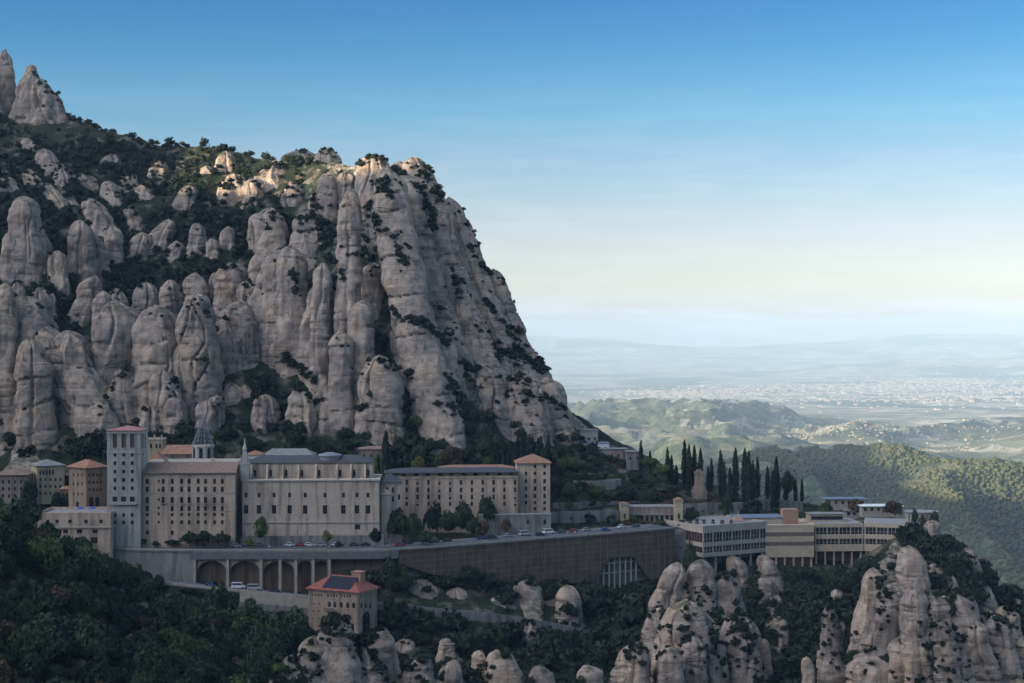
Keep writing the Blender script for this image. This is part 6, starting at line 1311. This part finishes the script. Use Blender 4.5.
# shrubs of the terraced garden
for i in range(120):
    px = g_.uniform(552, 720); Y = g_.uniform(668, 722); x = xat(px, Y); z = gz(x, Y); m_ = ['oak', 'oak', 'lush', 'autumn'][g_.integers(0, 4)]
    plant('garden_shrub', 'shrub', m_, (x, Y, z - .2), g_.uniform(1.5, 3.4), {'oak': 'dark green shrub on the terraced garden slope above the road', 'lush': 'bright green shrub on the terraced garden slope above the road', 'autumn': 'brown shrub on the terraced garden slope above the road'}[m_], 'shrub', {'oak': 'dark garden shrubs', 'lush': 'bright garden shrubs', 'autumn': 'brown garden shrubs'}[m_], hs=g_.uniform(.8, 1.3), trunk=.2)
for px, pyb, Y, w, h, k, m_, lab in ((572, 500, 684, 22, 22, 'oak', 'oak', 'dark tree right of the end tower'), (598, 499, 690, 18, 16, 'oak', 'lush', 'light green tree under the pergola wall'), (625, 503, 692, 26, 20, 'oak', 'oak', 'broad dark tree above the left gallery turret'), (665, 502, 704, 30, 20, 'oak', 'oak', 'broad dark tree above the gallery roof'), (692, 523, 684, 16, 18, 'oak', 'oak', 'dark tree right of the gallery'), (726, 517, 698, 16, 24, 'loose', 'oak', 'sparse grey green tree behind the restaurant'), (752, 512, 716, 34, 14, 'shrub', 'oak', 'wide dark hedge like bush above the blue roof'),
    (826, 512, 726, 16, 13, 'oak', 'lush', 'light tree behind the panelled block'), (857, 508, 730, 26, 10, 'shrub', 'autumn', 'brownish bush on the hotel terrace'), (893, 514, 712, 22, 16, 'oak', 'autumn', 'brown green tree left of the round pavilion'), (915, 540, 684, 8, 36, 'loose', 'oak', 'tall dark tree in front of the round pavilion'), (934, 527, 690, 14, 17, 'oak', 'oak', 'dark round tree hiding the right side of the pavilion'), (922, 527, 692, 10, 13, 'shrub', 'autumn', 'brownish bush before the pavilion wall'), (903, 553, 668, 14, 14, 'oak', 'oak', 'dark bush like tree at the end of the hotel'), (691, 566, 650, 16, 28, 'loose', 'oak', 'slender tree against the corner of the restaurant')): tree_at('terrace_tree', k, m_, px, pyb, Y, w, h, lab, 'trees of the right hand terraces')
for i, px in enumerate((690, 697, 704, 713, 722, 731)):
    t = thing('planter', 'dark planter with clipped bush on the restaurant roof terrace, ' + ('first', 'second', 'third', 'fourth', 'fifth', 'sixth')[i] + ' from the gallery side', 'planter', (xat(px, 668), 668, A_.z0 + A_.H + .13), 0, 'planters on the restaurant roof')
    MB().hexa([(-.7, -.5, 0), (.7, -.5, 0), (.7, .5, 0), (-.7, .5, 0), (-.9, -.6, .8), (.9, -.6, .8), (.9, .6, .8), (-.9, .6, .8)]).build('box', M['frame'], t); V, Fc = crown('shrub', 200, .14, 900 + i); link('bush', mesh_np('bush', V, Fc, [M['oak']]), t, (0, 0, .7))
# ---------------------------------------------------------------- far towns
def town(name, label, blobs, seed, n, smax, hmax):
    g = np.random.default_rng(seed); V, Fq, mi, b = [], [], [], 0; base = np.array([[0, 3, 2, 1], [4, 5, 6, 7], [0, 1, 5, 4], [1, 2, 6, 5], [2, 3, 7, 6], [3, 0, 4, 7]])
    X = np.concatenate([g.normal(q[0], q[2], int(n * q[4])) for q in blobs]); Pp = np.concatenate([g.normal(q[1], q[3], int(n * q[4])) for q in blobs])
    Y = np.interp(Pp, LUTP, LUTY); x = (X - CX) / F * Y; z = far_z(x, Y); m = len(X); s = g.uniform(.4, 1, m) ** 2 * smax; d = s * g.uniform(.6, 1.6, m); h = np.where(g.random(m) < .93, g.uniform(.5, 1, m) * hmax, g.uniform(1.2, 2, m) * hmax)
    sx, sy, sz = np.array([-1, 1, 1, -1] * 2), np.array([-1, -1, 1, 1] * 2), np.array([0] * 4 + [1] * 4)
    V = np.stack([x[:, None] + sx * s[:, None], Y[:, None] + sy * d[:, None], z[:, None] - 8 + sz * (8 + h[:, None])], -1).reshape(-1, 3)
    Fq = [(base[None] + (np.arange(m) * 8)[:, None, None]).reshape(-1, 4)]; mi = np.repeat(g.choice(4, m, p=[.3, .3, .25, .15]), 6)
    o = link(name, mesh_np(name, np.array(V), np.vstack(Fq), [M['concrete'], M['concrete'], M['concrete_beige'], M['tile_old']], False, mi)); tag(o, label, kind='stuff')
LUTY = np.array([4600, 6000, 7500, 9500, 12000, 15000, 20000, 27000, 34000.]); LUTP = CY - (np.array([-400, -330, -300, -400, -450, -460, -465, -455, -445.]) - CZ) / LUTY * F
o_ = np.argsort(LUTP); LUTP, LUTY = LUTP[o_], LUTY[o_]
town('far_town', 'pale town spread over the far plain', [(700, 394, 45, 2.2, .22), (800, 390, 70, 2.4, .22), (930, 384, 60, 3.0, .28), (1010, 392, 50, 5, .18), (900, 400, 90, 4, .10)], 81, 2600, 22, 12)
town('far_village', 'pale villages scattered between the middle hills', [(845, 428, 24, 4.0, .40), (800, 434, 14, 3, .15), (960, 424, 50, 8, .30), (900, 440, 40, 4, .15)], 82, 520, 5.5, 5.5)
